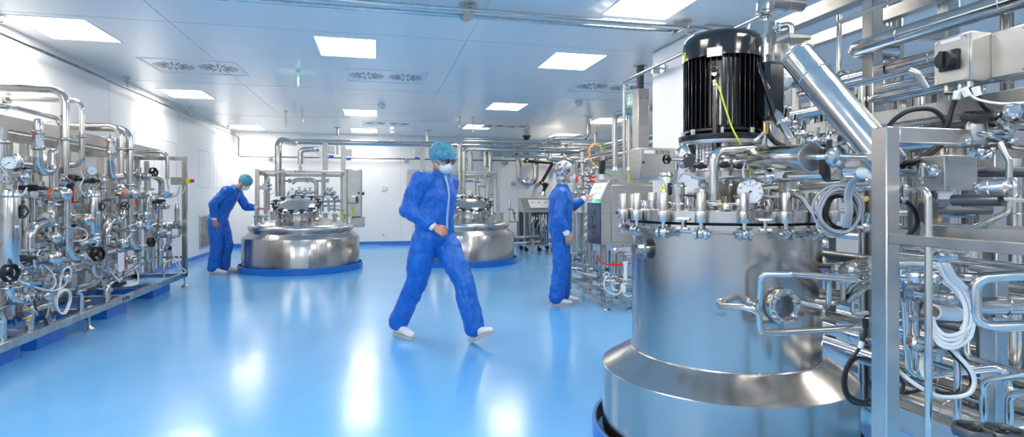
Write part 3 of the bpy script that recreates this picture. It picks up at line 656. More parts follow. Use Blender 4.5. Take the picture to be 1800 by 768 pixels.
q0 = ony(962,266,12.6); m_ = MB(); m_.tube([ony(962,266,12.6),ony(962,280,12.6),ony(993,282,12.6),ony(995,266,12.6)], .05, .1, n=14); m_.build('pipe', STEEL, t)
m_ = MB(); m_.tube([ony(1010,338,12.6),ony(1010,286,12.6),ony(994,279,12.6)], .045, .1, n=14); m_.build('pipe', SATIN, t); m_ = MB(); m_.tube([ony(1014,338,12.8),ony(1015,284,12.8),ony(1024,284,12.8)], .04, .1, n=14); m_.build('pipe', SATIN, t)
m_ = MB(); m_.tube([ony(1010,338,12.6),ony(1010,430,12.6)], .045, n=14); m_.build('pipe', SATIN, t)
# runs along the room depth at right under the ceiling (behind the column)
for u, v, x, r in ((1062,258,4.55,.06),(1070,276,4.7,.05),(1060,266,5.0,.05),(1070,294,4.9,.04),(1075,262,5.4,.05)):
    a = onx(u,v,x); m_ = MB(); m_.tube([(x,7.0,a.z),(x,14.8,a.z)], r, n=14); m_.build('pipe', STEEL, t)
for x, z in ((4.75,2.02),(5.2,2.3)): MB().span((x-.12,7,z), (x+.12,15,z+.08), .004).build('cable_tray', SATIN, t)
# ---- black articulated extraction arm from the ceiling
p = onz(926,238,ZC); p = V((p.x,15.3,ZC)); ya = 15.3
t = thing('extraction_arm', 'black articulated extraction arm with orange joints hanging from the ceiling behind the woman', 'extraction arm', p)
q = lambda u, v: ony(u, v, ya)
p = V((q(926,240).x,ya,ZC)); MB().cyl(p-V((0,0,.03)), p-V((0,0,.0005)), .12, n=20).build('ceiling_plate', BLACK, t)
MB().cyl(p-V((0,0,.03)), V((p.x,ya,q(926,272).z)), .085, n=20).build('column', BLACK, t); MB().cyl(V((p.x,ya,q(926,272).z)), q(926,283), .06, .045, n=16).build('column', BLACK, t)
A1 = [q(925,283),q(972,286),q(952,321),q(959,326),q(955,338)]
for i, r in enumerate((.045,.045,.05,.045)): MB().tube([A1[i],A1[i+1]], r, n=14).build('arm_tube', BLACK, t)
for i, r in enumerate((.06,.06,.055)):
    j = MB().cyl(A1[i]+V((0,-.09,0)), A1[i]+V((0,.09,0)), r, n=18).build('joint', BLACK, t); MB().cyl(A1[i]+V((0,-.1,0)), A1[i]+V((0,-.089,0)), r*.55, n=14).build('orange_cap', mat('amber_cap%d'%i, (.9,.5,.02), .4), j)
MB().box(A1[3], (.12,.12,.16), Matrix.Rotation(.5,3,'Y'), .02).build('wrist', BLACK, t)
MB().cyl(q(956,336), q(953,343), .035, .13, n=20).build('hood', SATIN, t)
# ================================================================ THE LONG VALVE SKID ON THE LEFT
t = SK = thing('piping_skid', 'long steel frame full of valves, filters and pipes standing along the left wall', 'piping skid', (-3.0,6.6,0))
XS, XM, XN = -2.74, -2.93, -3.3
def tube_(pts, r, m=STEEL, nm='pipe', bend=None, n=12, t=None): return MB().tube(pts, r, bend, n=n).build(nm, m, t)
Y0, Y1 = 3.4, 9.27
for x in (XS, -3.42): MB().span((x-.06,Y0,.14), (x,Y1,.21), .004).build('bottom_beam', BRUSH, t)
for y in (3.9,4.9,5.6,6.5,7.3,8.2,9.24): MB().span((-3.42,y-.03,.145), (XS-.06,y+.03,.2), .003).build('cross_member', SATIN, t)
MB().span((-3.14,Y0,1.88), (-3.05,9.1,2.0), .004).build('top_beam', PLATE, t)
MB().span((-3.42,Y0,1.83), (-3.34,9.2,1.91), .004).build('top_beam', SATIN, t)
MB().span((-3.4,7.7,1.79), (-3.1,7.8,1.85), .004).build('top_beam', SATIN, t)
MB().span((XS-.06,Y1-.06,.14), (XS,Y1,1.905), .004).build('post', BRUSH, t)
MB().span((-3.42,Y1-.06,.14), (-3.36,Y1,1.905), .004).build('post', BRUSH, t)
MB().span((-3.42,Y1-.06,1.85), (XS-.06,Y1,1.905), .004).build('end_rail', BRUSH, t)
for z in (.85,.42): MB().span((-3.42,Y1-.05,z), (XS-.06,Y1-.01,z+.03), .003).build('end_rail', BRUSH, t)
for u in (49,72,123,148,181,200,262,20,-30):
    p = onx(u,400,-3.34); MB().span((-3.4,p.y-.03,.2), (-3.34,p.y+.03,1.85), .003).build('post', SATIN, t)
for z, x in ((1.58,-3.33),(1.15,-3.33),(1.2,-3.1),(.85,-3.33),(.5,-3.33),(1.55,-3.05)):
    MB().span((x-.03,Y0,z-.02), (x,8.6,z+.02), .003).build('rail', SATIN, t)
for y in (4.2,6.4,9.24):
    f_ = MB(); f_.cyl((XS-.03,y,.03), (XS-.03,y,.14), .012, n=10); f_.lathe([(.05,0.001),(.05,.01),(.02,.04),(.015,.05)], (XS-.03,y,0), n=20); f_.build('foot', CAST, t)
    f_ = MB(); f_.cyl((-3.39,y,.03), (-3.39,y,.14), .012, n=10); f_.lathe([(.05,0.001),(.05,.01),(.02,.04),(.015,.05)], (-3.39,y,0), n=20); f_.build('foot', CAST, t)
S = onx
text('Δ ZETA', .05, basis(S(222,524,XS+.002)+V((0,0,-.002)), (0,1,0), (0,0,1)), INK, t)
kk = k
for u0, u1 in ((269,299),(188,223),(65,114),(-30,37)):
    a, b = S(u0,560,XS-.1), S(u1,560,XS-.1); struct(MB().span((-3.5,a.y,.001), (XS-.1,b.y,.13), .004).build('trim_%d'%k, BASEB)); k += 1
# tall bent pipes
p = S(114,158,-2.9); tube_([(-3.63,p.y,p.z),p,(p.x,p.y,S(114,345,-2.9).z)], .036, bend=.12, t=t)
p = S(144,177,-2.98); q = V((-3.63,p.y,p.z)); tube_([q,p,(p.x,p.y,S(144,291,-2.98).z),(-3.3,p.y,S(144,291,-2.98).z)], .026, bend=.09, t=t); MB().cyl((-3.649,q.y,q.z), (-3.62,q.y,q.z), .06).build('wall_flange', SATIN, t)
p = S(105,209,-3.12); a = S(14,184,-3.12); tube_([(-3.63,a.y,p.z),(p.x,a.y,p.z),p,(p.x,p.y,.9)], .022, bend=.08, t=t)
p = S(212,223,-2.9); tube_([(-3.63,p.y,p.z),p,(p.x,p.y,S(212,345,-2.9).z)], .036, bend=.12, t=t)
p = S(228,226,-2.86); tube_([(-3.6,p.y,p.z),p,(p.x,p.y,S(228,345,-2.86).z)], .038, bend=.14, t=t)
p = S(294,267,-2.8); tube_([(-3.3,p.y,p.z),p,(p.x,p.y,S(294,315,-2.8).z)], .024, bend=.09, t=t)
# vertical process lines with elbows
def V_(us, vs, x, r, nm='pipe', m=STEEL, bend=None): return tube_([S(u,v,x) for u, v in zip(us, vs)], r, m, nm, bend, t=t)
V_((52,52,90,90),(455,400,387,345), -2.84, .045, bend=.11); V_((118,118,152),(372,452,452), -2.84, .045, bend=.12)
V_((187,187,216,216),(430,390,385,340), -2.84, .042, bend=.12); V_((229,229,254),(340,435,433), -2.84, .04, bend=.12)
V_((88,88),(345,570), -3.0, .045); V_((118,118),(325,372), -2.88, .05); V_((4,4),(225,290), -2.9, .035); V_((49,49),(275,560), -3.05, .045); V_((228,228),(320,380), -2.84, .035)
V_((180,180),(305,500), -3.0, .045); V_((213,213),(320,470), -3.05, .04); V_((260,260),(300,335), -2.9, .035); V_((281,281),(350,470), -2.86, .035); V_((297,297),(400,470), -3.0, .04); V_((197,197),(290,440), -3.1, .04); V_((148,148),(300,460), -3.1, .035); V_((20,20),(300,560), -3.15, .04); V_((62,62),(330,400), -3.0, .02); V_((126,126),(300,440), -3.15, .04); V_((244,244),(340,480), -3.0, .03); V_((268,268),(350,480), -3.1, .04); V_((192,192),(470,535), -3.0, .04); V_((108,108),(290,390),-3.05,.03); V_((161,161),(410,480),-2.95,.03)
V_((268,284,284),(309,316,345), -2.86, .04, bend=.1)
# runs along the skid
def Yrun(u, v, x, u1, r, m=STEEL): p = S(u,v,x); q = S(u1,v,x); return tube_([p,(x,q.y,p.z)], r, m, t=t)
Yrun(-20,283,-3.0,110,.04); Yrun(33,470,-2.86,150,.035); Yrun(60,430,-2.95,120,.05); Yrun(100,425,-2.9,160,.03); Yrun(170,448,-2.9,245,.03); Yrun(-20,497,-2.95,30,.035); Yrun(33,500,-3.0,150,.02); Yrun(120,480,-3.05,240,.02); Yrun(200,405,-3.0,280,.025); Yrun(-20,410,-3.1,60,.03); Yrun(60,392,-3.1,190,.025); Yrun(222,340,-3.0,300,.02); Yrun(215,305,-2.95,262,.03); Yrun(276,397,-2.86,300,.028); Yrun(-20,355,-3.1,140,.02)
V_((300,316,316,300),(395,393,413,418), -2.84, .024, bend=.06)
# small tubes near the bottom
V_((52,52,66,88),(590,552,541,535), -2.8, .028, bend=.08); V_((4,4,-20),(600,555,550), -2.8, .028, bend=.08); V_((142,142,132),(555,517,512), -2.8, .026, bend=.07); V_((187,187,198,212),(530,503,496,490), -2.8, .026, bend=.07)
V_((16,16,35),(500,525,530), -2.82, .035, bend=.09); V_((-20,26,28),(550,530,515),-2.86,.022,bend=.06); V_((164,164,176),(465,486,486), -2.82, .026, bend=.07); V_((135,160,164),(505,497,480), -2.86, .018, bend=.05); V_((110,150,190),(470,462,478),-2.82,.014,bend=.1); V_((258,258,268),(440,458,458),-2.8,.02,bend=.05); V_((35,90,130),(492,512,508), -2.8, .013, bend=.2); V_((288,288,298),(488,462,460),-2.8,.02,bend=.05); V_((215,238,252),(483,470,463),-2.85,.022,bend=.08)
# filter housings
def filt(u, v0, v1, x, r, lid=True):
    a, b = S(u,v0,x), S(u,v1,x); h = a.z-b.z
    f_ = MB().lathe([(r*.3,-.06),(r*.35,-.02),(r*.8,0),(r,.03),(r,h-.04),(r*.85,h-.01),(r*.35,h),(r*.3,h+.06)], b, n=28).build('filter_housing', STEEL, t)
    for z in (.12, .05, h-.06): MB().torus(b+V((0,0,z)), (0,0,1), r*1.02, .008, 28, 6).build('clamp_ring', CAST, f_)
    MB().box(b+V((0,0,h*.6))+V((r*.9,-r*.45,0)), (.008,.03,.02), Matrix.Rotation(-.45,3,'Z')).build('rating_plate', PAPER, f_)
    MB().cyl(b+V((0,0,h+.03)), b+V((0,0,h+.18)), r*.28, n=12).build('neck', STEEL, f_)
filt(17,332,497,-2.82,.072); filt(163,335,432,-2.82,.067); filt(259,335,405,-2.82,.052)
# relief valves with upright bonnet
def relief(u, vt, vb, x, r):
    a, b = S(u,vt,x), S(u,vb,x); h = a.z-b.z
    rv = MB().lathe([(r*.5,0),(r*.8,.01),(r*.8,.07),(r*1.35,.08),(r*1.35,.10),(r,.11),(r,.2),(r*1.25,.21),(r*1.25,.23),(r*.95,.24),(r*.92,h-.03),(r*.7,h),(0,h)], b, n=24).build('relief_valve', STEEL, t)
    MB().bar(b+V((.0,-r,.22)), b+V((.02,-r*2.6,.20)), .012, .02).build('red_lever', RED, rv)
    MB().box(b+V((r*1.3,-.07,.13)), (.003,.05,.075), Matrix.Rotation(.5,3,'X')@Matrix.Rotation(-.5,3,'Z')).build('paper_tag', PAPER, rv)
relief(67,209,279,-2.8,.038); relief(194,238,284,-2.8,.036)
V_((67,69,92,92,95,95),(276,302,302,268,268,345), -2.8, .036, bend=.07); V_((194,196,212),(282,312,310), -2.8, .036, bend=.07)
# actuators (facing into the room)
acts = [(78,341,.06,.26,ORANGE),(210,341,.055,.24,ORANGE),(120,386,.06,.26,None),(234,378,.055,.22,None),(58,452,.062,.26,None),(190,427,.055,.24,None),(281,412,.045,.16,None),(66,417,.05,.22,None),(100,489,.04,.13,None),(196,480,.035,.12,None),(66,520,.035,.12,None),(22,312,.04,.14,None),(168,318,.035,.12,None),(250,310,.04,.12,None),(280,362,.045,.14,None),(120,316,.03,.12,None),(290,437,.03,.1,None),(226,458,.04,.1,None)]
for i, (u, v, r, L, bd) in enumerate(acts):
    p = S(u,v,-2.86); actuator(p, (1,-.45,0), r, L, t, bd, cap=RED if i in (2,5) else None)
    mb = MB(); mb.box(p+V((-.03,0,0)), (.07,.1,.1), None, .012); mb.cyl(p+V((-.03,-.09,0)), p+V((-.03,.09,0)), r*.55, n=14); mb.cyl(p+V((-.03,0,-.11)), p+V((-.03,0,.11)), r*.5, n=14); mb.build('valve_body', CAST, t)
    if i in (2,3,4,5): q = p+V((L*.6,-.45*L*.6,-r*.75)); MB().ball(q, .03, 10, (1,1,.5)).build('blue_label', BLUEST, t)
for u, v, r, d in ((13,480,.07,(1,-.3,.1)),(168,447,.075,(1,-.4,.2)),(263,426,.06,(1,-.3,.1)),(268,303,.058,(1,-.5,.3)),(36,372,.055,(.3,-1,0)),(220,362,.045,(.2,-1,0)),(176,363,.045,(.3,-1,0)),(298,436,.03,(1,0,0))):
    handwheel(S(u,v,-2.76), d, r, t)
for u, v, r in ((16,286,.05),(162,300,.045),):
    p = S(u,v,-2.76); gauge(None, p, (.7,-1,0), r, t); m_ = MB(); m_.cyl(p+V((-.03,.03,0)), p+V((-.03,.03,-.14)), .014, n=10); m_.lathe([(.02,0),(.05,.005),(.05,.02),(.02,.025)], p+V((-.03,.03,-.16)), n=16); m_.build('gauge_stem', CAST, t)
# clamps sprinkled at the joints
rnd = random.Random(3)
for u, v, x, ax, r in ((114,245,-2.9,'z',.036),(114,325,-2.9,'z',.05),(212,262,-2.9,'z',.036),(228,262,-2.86,'z',.036),(228,325,-2.84,'z',.042),(144,240,-2.98,'z',.026),(88,420,-3,'z',.045),(52,440,-2.84,'z',.045),(118,400,-2.84,'z',.045),(80,386,-2.84,'y',.042),(200,386,-2.84,'y',.042),(140,452,-2.84,'y',.045),(187,415,-2.84,'z',.042),(229,405,-2.84,'z',.042),(243,434,-2.84,'y',.042),(281,388,-2.86,'z',.035),(281,440,-2.86,'z',.035),(281,352,-2.86,'z',.045),(284,345,-2.86,'z',.05),(262,332,-2.88,'z',.045),(48,300,-3.0,'z',.05),(48,345,-3.0,'z',.045),(49,480,-3.0,'z',.045),(4,250,-2.9,'z',.035),(120,468,-2.86,'y',.035),(95,470,-2.86,'y',.035),(60,470,-2.86,'y',.035),(180,330,-3,'z',.045),(180,440,-3,'z',.045),(213,420,-3.0,'z',.04),(17,505,-2.82,'z',.05),(164,437,-2.82,'z',.05),(205,450,-2.9,'y',.03),(290,397,-2.86,'y',.028),(306,397,-2.84,'y',.026),(88,395,-2.84,'z',.045),(90,360,-2.84,'z',.045),(216,360,-2.84,'z',.042),(52,545,-2.8,'y',.03),(142,510,-2.8,'z',.03),(40,524,-2.82,'y',.03),(100,432,-2.95,'y',.05),(75,432,-2.95,'y',.05),(244,400,-3,'z',.03),(297,430,-3,'z',.04),(135,425,-2.9,'y',.03),(240,305,-2.95,'y',.035),(72,283,-3.0,'y',.04),(25,283,-3,'y',.04),(190,540,-3,'z',.04),(187,522,-2.8,'z',.026)):
    clamp(S(u,v,x), AX[ax], r, t)
# short sensors, nozzles, manual levers
for u, v, l in ((50,330,.12),(130,312,.1),(148,345,.1),(188,350,.1),(158,318,.08),(205,330,.1),(240,395,.1),(275,355,.1),(30,455,.12),(98,465,.1),(70,500,.1),(175,470,.08),(207,500,.08),(291,340,.08),(297,345,.06),(255,345,.08),(120,330,.1),(44,500,.1),(155,425,.1)):
    p = S(u,v,-2.78); d = V((rnd.uniform(.3,1),rnd.uniform(-.6,.6),rnd.uniform(-.2,.3))).normalized(); m_ = MB(); m_.cyl(p-d*.06, p, .022, n=10); m_.cyl(p, p+d*l*.5, .03, n=6); m_.cyl(p+d*l*.5, p+d*l, .018, n=10); m_.build('sensor', CAST if rnd.random() < .6 else BLACK, t)
for u, v, c in ((128,344,RED),(240,350,RED),):
    p = S(u,v,-2.76); MB().bar(p+V((0,0,.07)), p-V((0,0,.07)), .02, .012, .003).build('red_lever', c, t)
# sampling valve at the far end
p = S(311,378,-2.8); m_ = MB(); m_.cyl(p-V((0,0,.12)), p+V((0,0,.1)), .032, n=14); m_.cyl(p+V((0,0,.1)), p+V((0,0,.16)), .026, .02, n=14); m_.cyl(p-V((.04,0,.12)), p+V((.04,0,-.12)), .04, n=14); m_.build('sampling_valve', STEEL, t)
# hoses
m_ = MB(); c = S(112.5,531,-2.76); 
for i in range(2): m_.curve([c+V((-.01*i+.006*math.sin(j),.115*math.cos(j*PI/6),.105*math.sin(j*PI/6)+.01*i)) for j in range(12)], .009, n=8, closed=True)
m_.curve([c+V((0,-.1,.06)),c+V((0,-.02,.28)),c+V((.02,.06,.3)),c+V((0,.12,.2))], .009, n=8); m_.build('coiled_hose', HOSEM, t)
m_ = MB(); c = S(228,500,-2.8)
for i in range(3): m_.curve([c+V((.07*math.sin(j*PI/6),.14*math.cos(j*PI/6),.012*i)) for j in range(12)], .009, n=8, closed=True)
m_.curve([S(195,478,-2.78),S(210,495,-2.76),S(222,503,-2.76)], .009, n=8); m_.curve([S(243,495,-2.76),S(242,480,-2.78),S(236,470,-2.8)], .009, n=8); m_.build('coiled_hose', HOSEM, t)
MB().curve([S(300,428,-2.76),S(304,448,-2.74),S(312,468,-2.72),S(322,480,-2.72),S(326,476,-2.72),S(316,466,-2.74),S(314,450,-2.76)], .009, n=8).build('hose', HOSEM, t)
for pts, c in ((((78,466),(92,480),(98,497),(88,510),(70,507),(50,500),(34,494)),WHITEP),(((110,484),(118,492),(110,505),(90,512)),HOSEM),(((135,400),(150,405),(154,416),(146,422),(130,424)),HOSEM),(((225,398),(245,392),(255,396),(262,400)),HOSEM),(((143,302),(146,315),(140,330),(150,345)),HOSEM),(((205,440),(217,446),(222,465),(215,480)),RED),(((294,315),(297,335),(305,344),(313,340),(316,327)),GREYC),(((294,315),(298,338),(310,345),(322,338),(326,325)),HOSEM),(((47,330),(43,338),(35,345)),HOSEM),(((60,530),(64,545),(76,555),(84,570)),BLACK),(((86,530),(84,550),(80,560)),GREYC),(((70,440),(60,455),(62,470)),HOSEM),(((0,292),(8,302),(14,310)),HOSEM),(((98,400),(100,410),(112,418)),HOSEM),(((232,410),(225,418),(222,425)),HOSEM),(((168,500),(176,492),(184,498),(180,508),(170,506)),GREYC)):
    MB().curve([S(u,v,-2.75) for u, v in pts], .007, n=6).build('thin_hose', c, t)
# document pouch, emergency stop, terminals
a = S(213,460,-2.72); MB().box(a, (.006,.15,.2), None, .002).build('document_pouch', WHITEP, t); mb = MB()
for i in range(6): mb.box(a+V((.0035,0,.06-.02*i)), (.001,.11,.004))
mb.build('print_lines', GREYC, t)
p = V((XS+.02,9.2,S(326,318,XS).z)); e = MB().box(p+V((.02,-.02,0)), (.07,.08,.075), None, .008).build('emergency_stop', YELLOW, t); MB().cyl(p+V((.05,-.03,0)), p+V((.09,-.06,0)), .024, n=18).build('red_button', RED, e)
MB().box(p+V((-.14,-.0,0)), (.15,.07,.11), None, .006).build('junction_box', PLATE, t)
for u, v in ((41,560),(44,571),(68,566),(148,530),(152,540),(41,545)): p = S(u,v,-2.78); MB().cyl(p, p+V((.02,.06,0)), .01, n=8).build('brass_fitting', BRASS, t)
# ================================================================ LAB CART, BENCH, CONSOLE, SMALL SKID (middle right)
yc = 13.3
def C_(u, v, y=yc): return ony(u, v, y)
t = thing('lab_cart', 'wheeled steel lab cart with slanted control console and small vessels behind the woman', 'cart', (3.85,13.6,0))
x0, x1 = C_(921,400).x, C_(921,400).x+.78; z0, z1, z2 = .17, 1.0, 1.3
a = MB(); a.prism([(x0,yc,z1),(x0,yc+.6,z1),(x0,yc+.6,z2),(x0,yc+.35,z2)], (x0,yc,z1), (x1,yc,z1)); a.build('console', PLATE, t)
n = V((0,-.3,.35)).normalized(); c = V(((x0+x1)/2+.05,yc+.165,(z1+z2)/2+.01)); up = V((0,.35,.3)).normalized(); R = Matrix((V((1,0,0)), up, n)).transposed()
c = V(((x0+x1)/2+.04, yc+.16, z1+.155)); p_ = MB().box(c, (.52,.3,.012), R, .004).build('control_panel', WHITEP, t)
for i in range(3): MB().box(c+V((-.17+.17*i,0,0))+up*.05+n*.008, (.06,.035,.006), R).build('display', GREYC, p_)
for x in (x0+.02, x1-.02):
    for y in (yc+.03, yc+.57): MB().span((x-.02,y-.02,z0), (x+.02,y+.02,z1), .003).build('post', BRUSH, t)
MB().span((x0,yc,z0-.04), (x1,yc+.6,z0), .004).build('base_plate', BRUSH, t); MB().span((x0,yc,z1-.05), (x1,yc+.6,z1), .004).build('top_rail', BRUSH, t)
MB().span((x0+.02,yc+.5,z0), (x1-.02,yc+.54,z1-.05)).build('back_panel', DARKST, t)
MB().span((x0+.015,yc+.03,z0), (x0+.12,yc+.1,z1-.05), .004).build('side_cabinet', DARKST, t)
for x, r, zz0, zz1 in ((x0+.52,.1,.42,.78),(x0+.28,.06,.4,.75),(x0+.2,.045,.55,.85)):
    f_ = MB().lathe([(r*.6,-.08),(r,0),(r,zz1-zz0),(r*1.15,zz1-zz0),(r*1.15,zz1-zz0+.03),(0,zz1-zz0+.03)], (x,yc+.25,zz0), n=24).build('vessel', STEEL, t)
    for k_ in range(4): MB().cyl((x+.03*math.cos(k_*1.6),yc+.25+.03*math.sin(k_*1.6),zz1), (x+.04*math.cos(k_*1.6),yc+.25+.04*math.sin(k_*1.6),zz1+.12), .01, n=8).build('probe', CAST, f_)
r_ = random.Random(5)
for i in range(10):
    xx = x0+.15+.06*i; m_ = MB(); m_.tube([(xx,yc+.2,z0),(xx,yc+.2,.5+.2*r_.random()),(xx+.1,yc+.15,.55+.25*r_.random()),(xx+.1,yc+.2,.9)], .012, .03, n=8); m_.build('tube', STEEL, t)
for x, y in ((x0+.05,yc+.05),(x1-.05,yc+.05),(x0+.05,yc+.55),(x1-.05,yc+.55),(x0+.38,yc+.05)):
    w_ = MB(); w_.cyl((x,y,.1), (x,y,z0-.035), .018, n=10); w_.bar((x-.03,y,.1), (x+.04,y,.06), .012, .03); w_.cyl((x+.02,y-.03,.05), (x+.02,y+.03,.05), .05, n=18); w_.build('caster', BLACK, t)
MB().curve([C_(952,405,yc+.1),C_(957,399,yc+.1),C_(963,405,yc+.1),C_(960,410,yc+.1),C_(953,408,yc+.1)], .008, n=6).build('cable_loop', BLACK, t)
t = thing('work_bench', 'small steel bench against the back wall right of the rear tank', 'bench', (3.2,14.2,0)); yt = 14.0
a, b = C_(886,389,yt), C_(921,389,yt); MB().span((a.x,yt,a.z-.03), (b.x,yt+.6,a.z), .004).build('bench_top', SATIN, t)
for x in (a.x+.03, b.x-.03):
    for y in (yt+.03, yt+.57): MB().span((x-.02,y-.02,.001), (x+.02,y+.02,a.z-.03), .003).build('leg', SATIN, t)
MB().span((a.x,yt+.02,.3), (b.x,yt+.05,.34)).build('rail', SATIN, t)
q = V((C_(899,389,yt).x,yt+.2,a.z)); t = thing('filter_stand', 'small steel filter on a thin stand on the bench by the back wall', 'filter', q)
m_ = MB(); m_.lathe([(.07,0),(.07,.01),(.01,.012),(.01,.3),(.03,.31),(.03,.5),(.015,.53),(.015,.56)], q, n=18); m_.build('stand_filter', STEEL, t)
m_ = MB(); m_.cyl(q+V((-.06,0,.3)), q+V((.08,0,.3)), .018, n=10); m_.cyl(q+V((.08,0,.3)), q+V((.14,0,.02)), .02, n=10); m_.cyl(q+V((.1,0,.2)), q+V((.1,0,.2))+V((.06,0,0)), .03, n=10); m_.build('side_valve', CAST, t)
t = thing('low_pipes', 'two low steel pipes running from the rear tank to the wheeled cart', 'pipe', (3.2,12.6,0))
for z, y in ((.26,12.75),(.38,12.9)): MB().tube([(2.35,y,z),(3.3,y,z),(3.75,y+.3,z),(3.75,y+.95,z)], .04, .1, n=12).build('pipe', STEEL, t)
for x in (2.6,3.5): MB().span((x-.015,12.75,.001), (x+.015,12.9,.34)).build('leg', SATIN, t)
# ---- touch screen console
t = CON = thing('control_console', 'steel control console with slanted touch screen that the woman is operating', 'control console', (2.9,6.75,0))
yf, yr = 6.5, 6.98; xa, xb = 2.645, 3.45; zt, zm, zl = 1.49, 1.27, .73
poly = [(xa+.0,yf,zl),(xa,yf,zm),(xa+.1,yf,zt),(xb,yf,zt),(xb,yf,zl)]
MB().prism(poly, (0,yf,0), (0,yr,0)).build('housing', PLATE, t)
MB().span((xa+.13,yf-.012,zl+.03), (xb-.03,yf-.0005,zt-.03), .004).build('door', PLATE, t); MB().cyl((xa+.2,yf-.02,1.12), (xa+.2,yf-.012,1.12), .015).build('lock', BLACK, t)
MB().span((xa+.04,yf-.01,zl+.02), (xa+.1,yf-.0005,zm-.02)).build('black_strip', BLUEST, t) if False else None
n = V((-.22,0,.1)).normalized(); up = V((.1,0,.22)).normalized(); R = Matrix((V((0,-1,0)), up, n)).transposed(); c = V((xa+.05,(yf+yr)/2,(zm+zt)/2))
s_ = MB().box(c+n*.006, (.44,.235,.02), R, .005).build('screen_frame', WHITEP, t); MB().box(c+n*.0175, (.36,.19,.004), R).build('screen', SCREEN, s_)
m_ = MB()
for i in range(3):
    for j in range(2): m_.box(c+n*.0202+V((0,-.1+.1*i,0))+up*(.04-.07*j), (.06,.035,.001), R)
m_.build('screen_icons', mat('pale_icon_green', (.45,.6,.55), .4), s_)
MB().box(c+n*.02-up*.14+V((0,-.05,0)), (.03,.03,.03), R, .005).build('green_button', GREENLED, t)
MB().span((xa-.006,yf+.02,zl), (xa-.0005,yr-.02,zm-.03)).build('blue_front_panel', mat('blue_tinted_panel', (.05,.1,.2), .15, .8), t)
text('ZETA', .16, basis((xa-.009,yf+.22,.98), (0,0,1), (0,1,0)), GREYINK, t)
for x in (xa+.03, xb-.03):
    for y in (yf+.03, yr-.03): MB().span((x-.025,y-.025,.06), (x+.025,y+.025,zl), .003).build('post', BRUSH, t)
for i in range(5):
    q = C_(1035.5,385+i*9.3,yr+.05); m_ = MB(); m_.box(q, (.09,.09,.045), None, .008); m_.cyl(q+V((-.05,-.02,0)), q+V((-.07,-.03,0)), .018, n=12); m_.build('pump_head', WHITEP if i % 2 else PLATE, t)
# base frame of the small skid
for pts in (((2.3,7.3,.2),(3.45,7.3,.2)),((2.55,6.15,.1),(3.1,6.15,.1)),((2.5,7.3,.2),(2.62,6.3,.2)),((2.5,7.3,.42),(2.8,6.4,.42)),((2.62,6.15,.1),(2.62,7.3,.1)),((3.08,6.25,.15),(3.08,7.3,.15))): MB().bar(pts[0], pts[1], .05, .05, .003).build('base_beam', BRUSH, t)
for x, y in ((2.58,6.15),(2.86,6.15),(3.08,6.15),(2.4,7.3),(3.4,7.3)):
    m_ = MB(); m_.cyl((x,y,.02), (x,y,.09), .014, n=10); m_.lathe([(.05,.001),(.05,.01),(.02,.03)], (x,y,0), n=18); m_.build('foot', CAST, t)
for u, v0, v1, y in ((1027,448,500,7.3),(1053,440,497,6.9),(1087,446,530,6.2),(1062,440,500,7.0)):
    a, b = C_(u,v0,y), C_(u,v1,y); MB().span((a.x-.028,y-.028,b.z), (a.x+.028,y+.028,a.z), .003).build('post', BRUSH, t)
def T_(pts, y, r, m=STEEL, nm='pipe', bend=None, n=12, t=None): return MB().tube([ony(q[0],q[1],q[2] if len(q) > 2 else y) for q in pts], r, bend, n=n).build(nm, m, t)
T_([(1076,480),(1076,440),(1107,438)], 6.2, .036, nm='insulated_elbow', bend=.07, t=t); T_([(1076,440),(1076,479)], 6.2, .042, nm='insulated_pipe', t=t)
for pts, r in ((((1001,472,7.3),(1010,477,7.3),(1052,487,6.4)),.02),(((1032,420,7),(1032,461,7),(1050,461,7)),.014),(((1041,470,6.8),(1041,440,6.8)),.018),(((1045,470,6.8),(1045,440,6.8)),.014),(((1010,448,7.4),(1010,475,7.4),(1030,475,7.4)),.016),(((1060,500,6.5),(1060,470,6.5),(1068,463,6.5)),.018),(((1070,492,6.2),(1108,492,6.2)),.024),(((1095,446,6.3),(1108,446,6.3)),.03),(((1100,452,6.1),(1108,452,6.1)),.02),(((1064,430,6.7),(1064,470,6.7)),.02)): T_(pts, 7, r, t=t)
for u, v, y in ((1008,472,7.3),(1068,487,6.2),(1076,486,6.2),(1084,490,6.2),(1072,494,6.1),(1098,500,6.1),(1042,473,6.8),(1062,500,6.4),(1090,497,6.2),(1046,474,6.8),(1080,498,6.15)):
    p = ony(u,v,y); m_ = MB(); m_.ball(p, .032, 10, (1,.9,.9)); m_.cyl(p+V((-.05,0,0)), p+V((.05,-.02,0)), .018, n=10); m_.cyl(p, p+V((0,-.02,.055)), .014, n=8); m_.build('valve', CAST, t)
MB().cyl(ony(1099,500,6.1), ony(1099,466,6.1), .022, n=14).build('white_bottle', WHITEP, t); MB().cyl(ony(1099,466,6.1), ony(1099,460,6.1), .032, n=14).build('white_cap', WHITEP, t); MB().box(ony(1095,507,6.1), (.06,.05,.1), None, .01).build('white_bracket', WHITEP, t)
for pts, c, r in ((((1050,447),(1055,458),(1066,464),(1085,465),(1108,463)),REDH,.011),(((1068,485),(1062,495),(1064,508),(1074,516),(1086,517),(1092,508)),HOSEM,.009),(((1075,495),(1078,508),(1086,510)),HOSEM,.009),(((1093,508),(1097,517),(1104,521),(1112,519)),HOSEM,.008),(((1001,462),(1012,455),(1020,459)),BLACK,.008),(((1060,484),(1067,478),(1071,484)),HOSEM,.007)): MB().curve([ony(u,v,6.1 if u > 1040 else 7.3) for u, v in pts], r, n=8).build('hose', c, t)
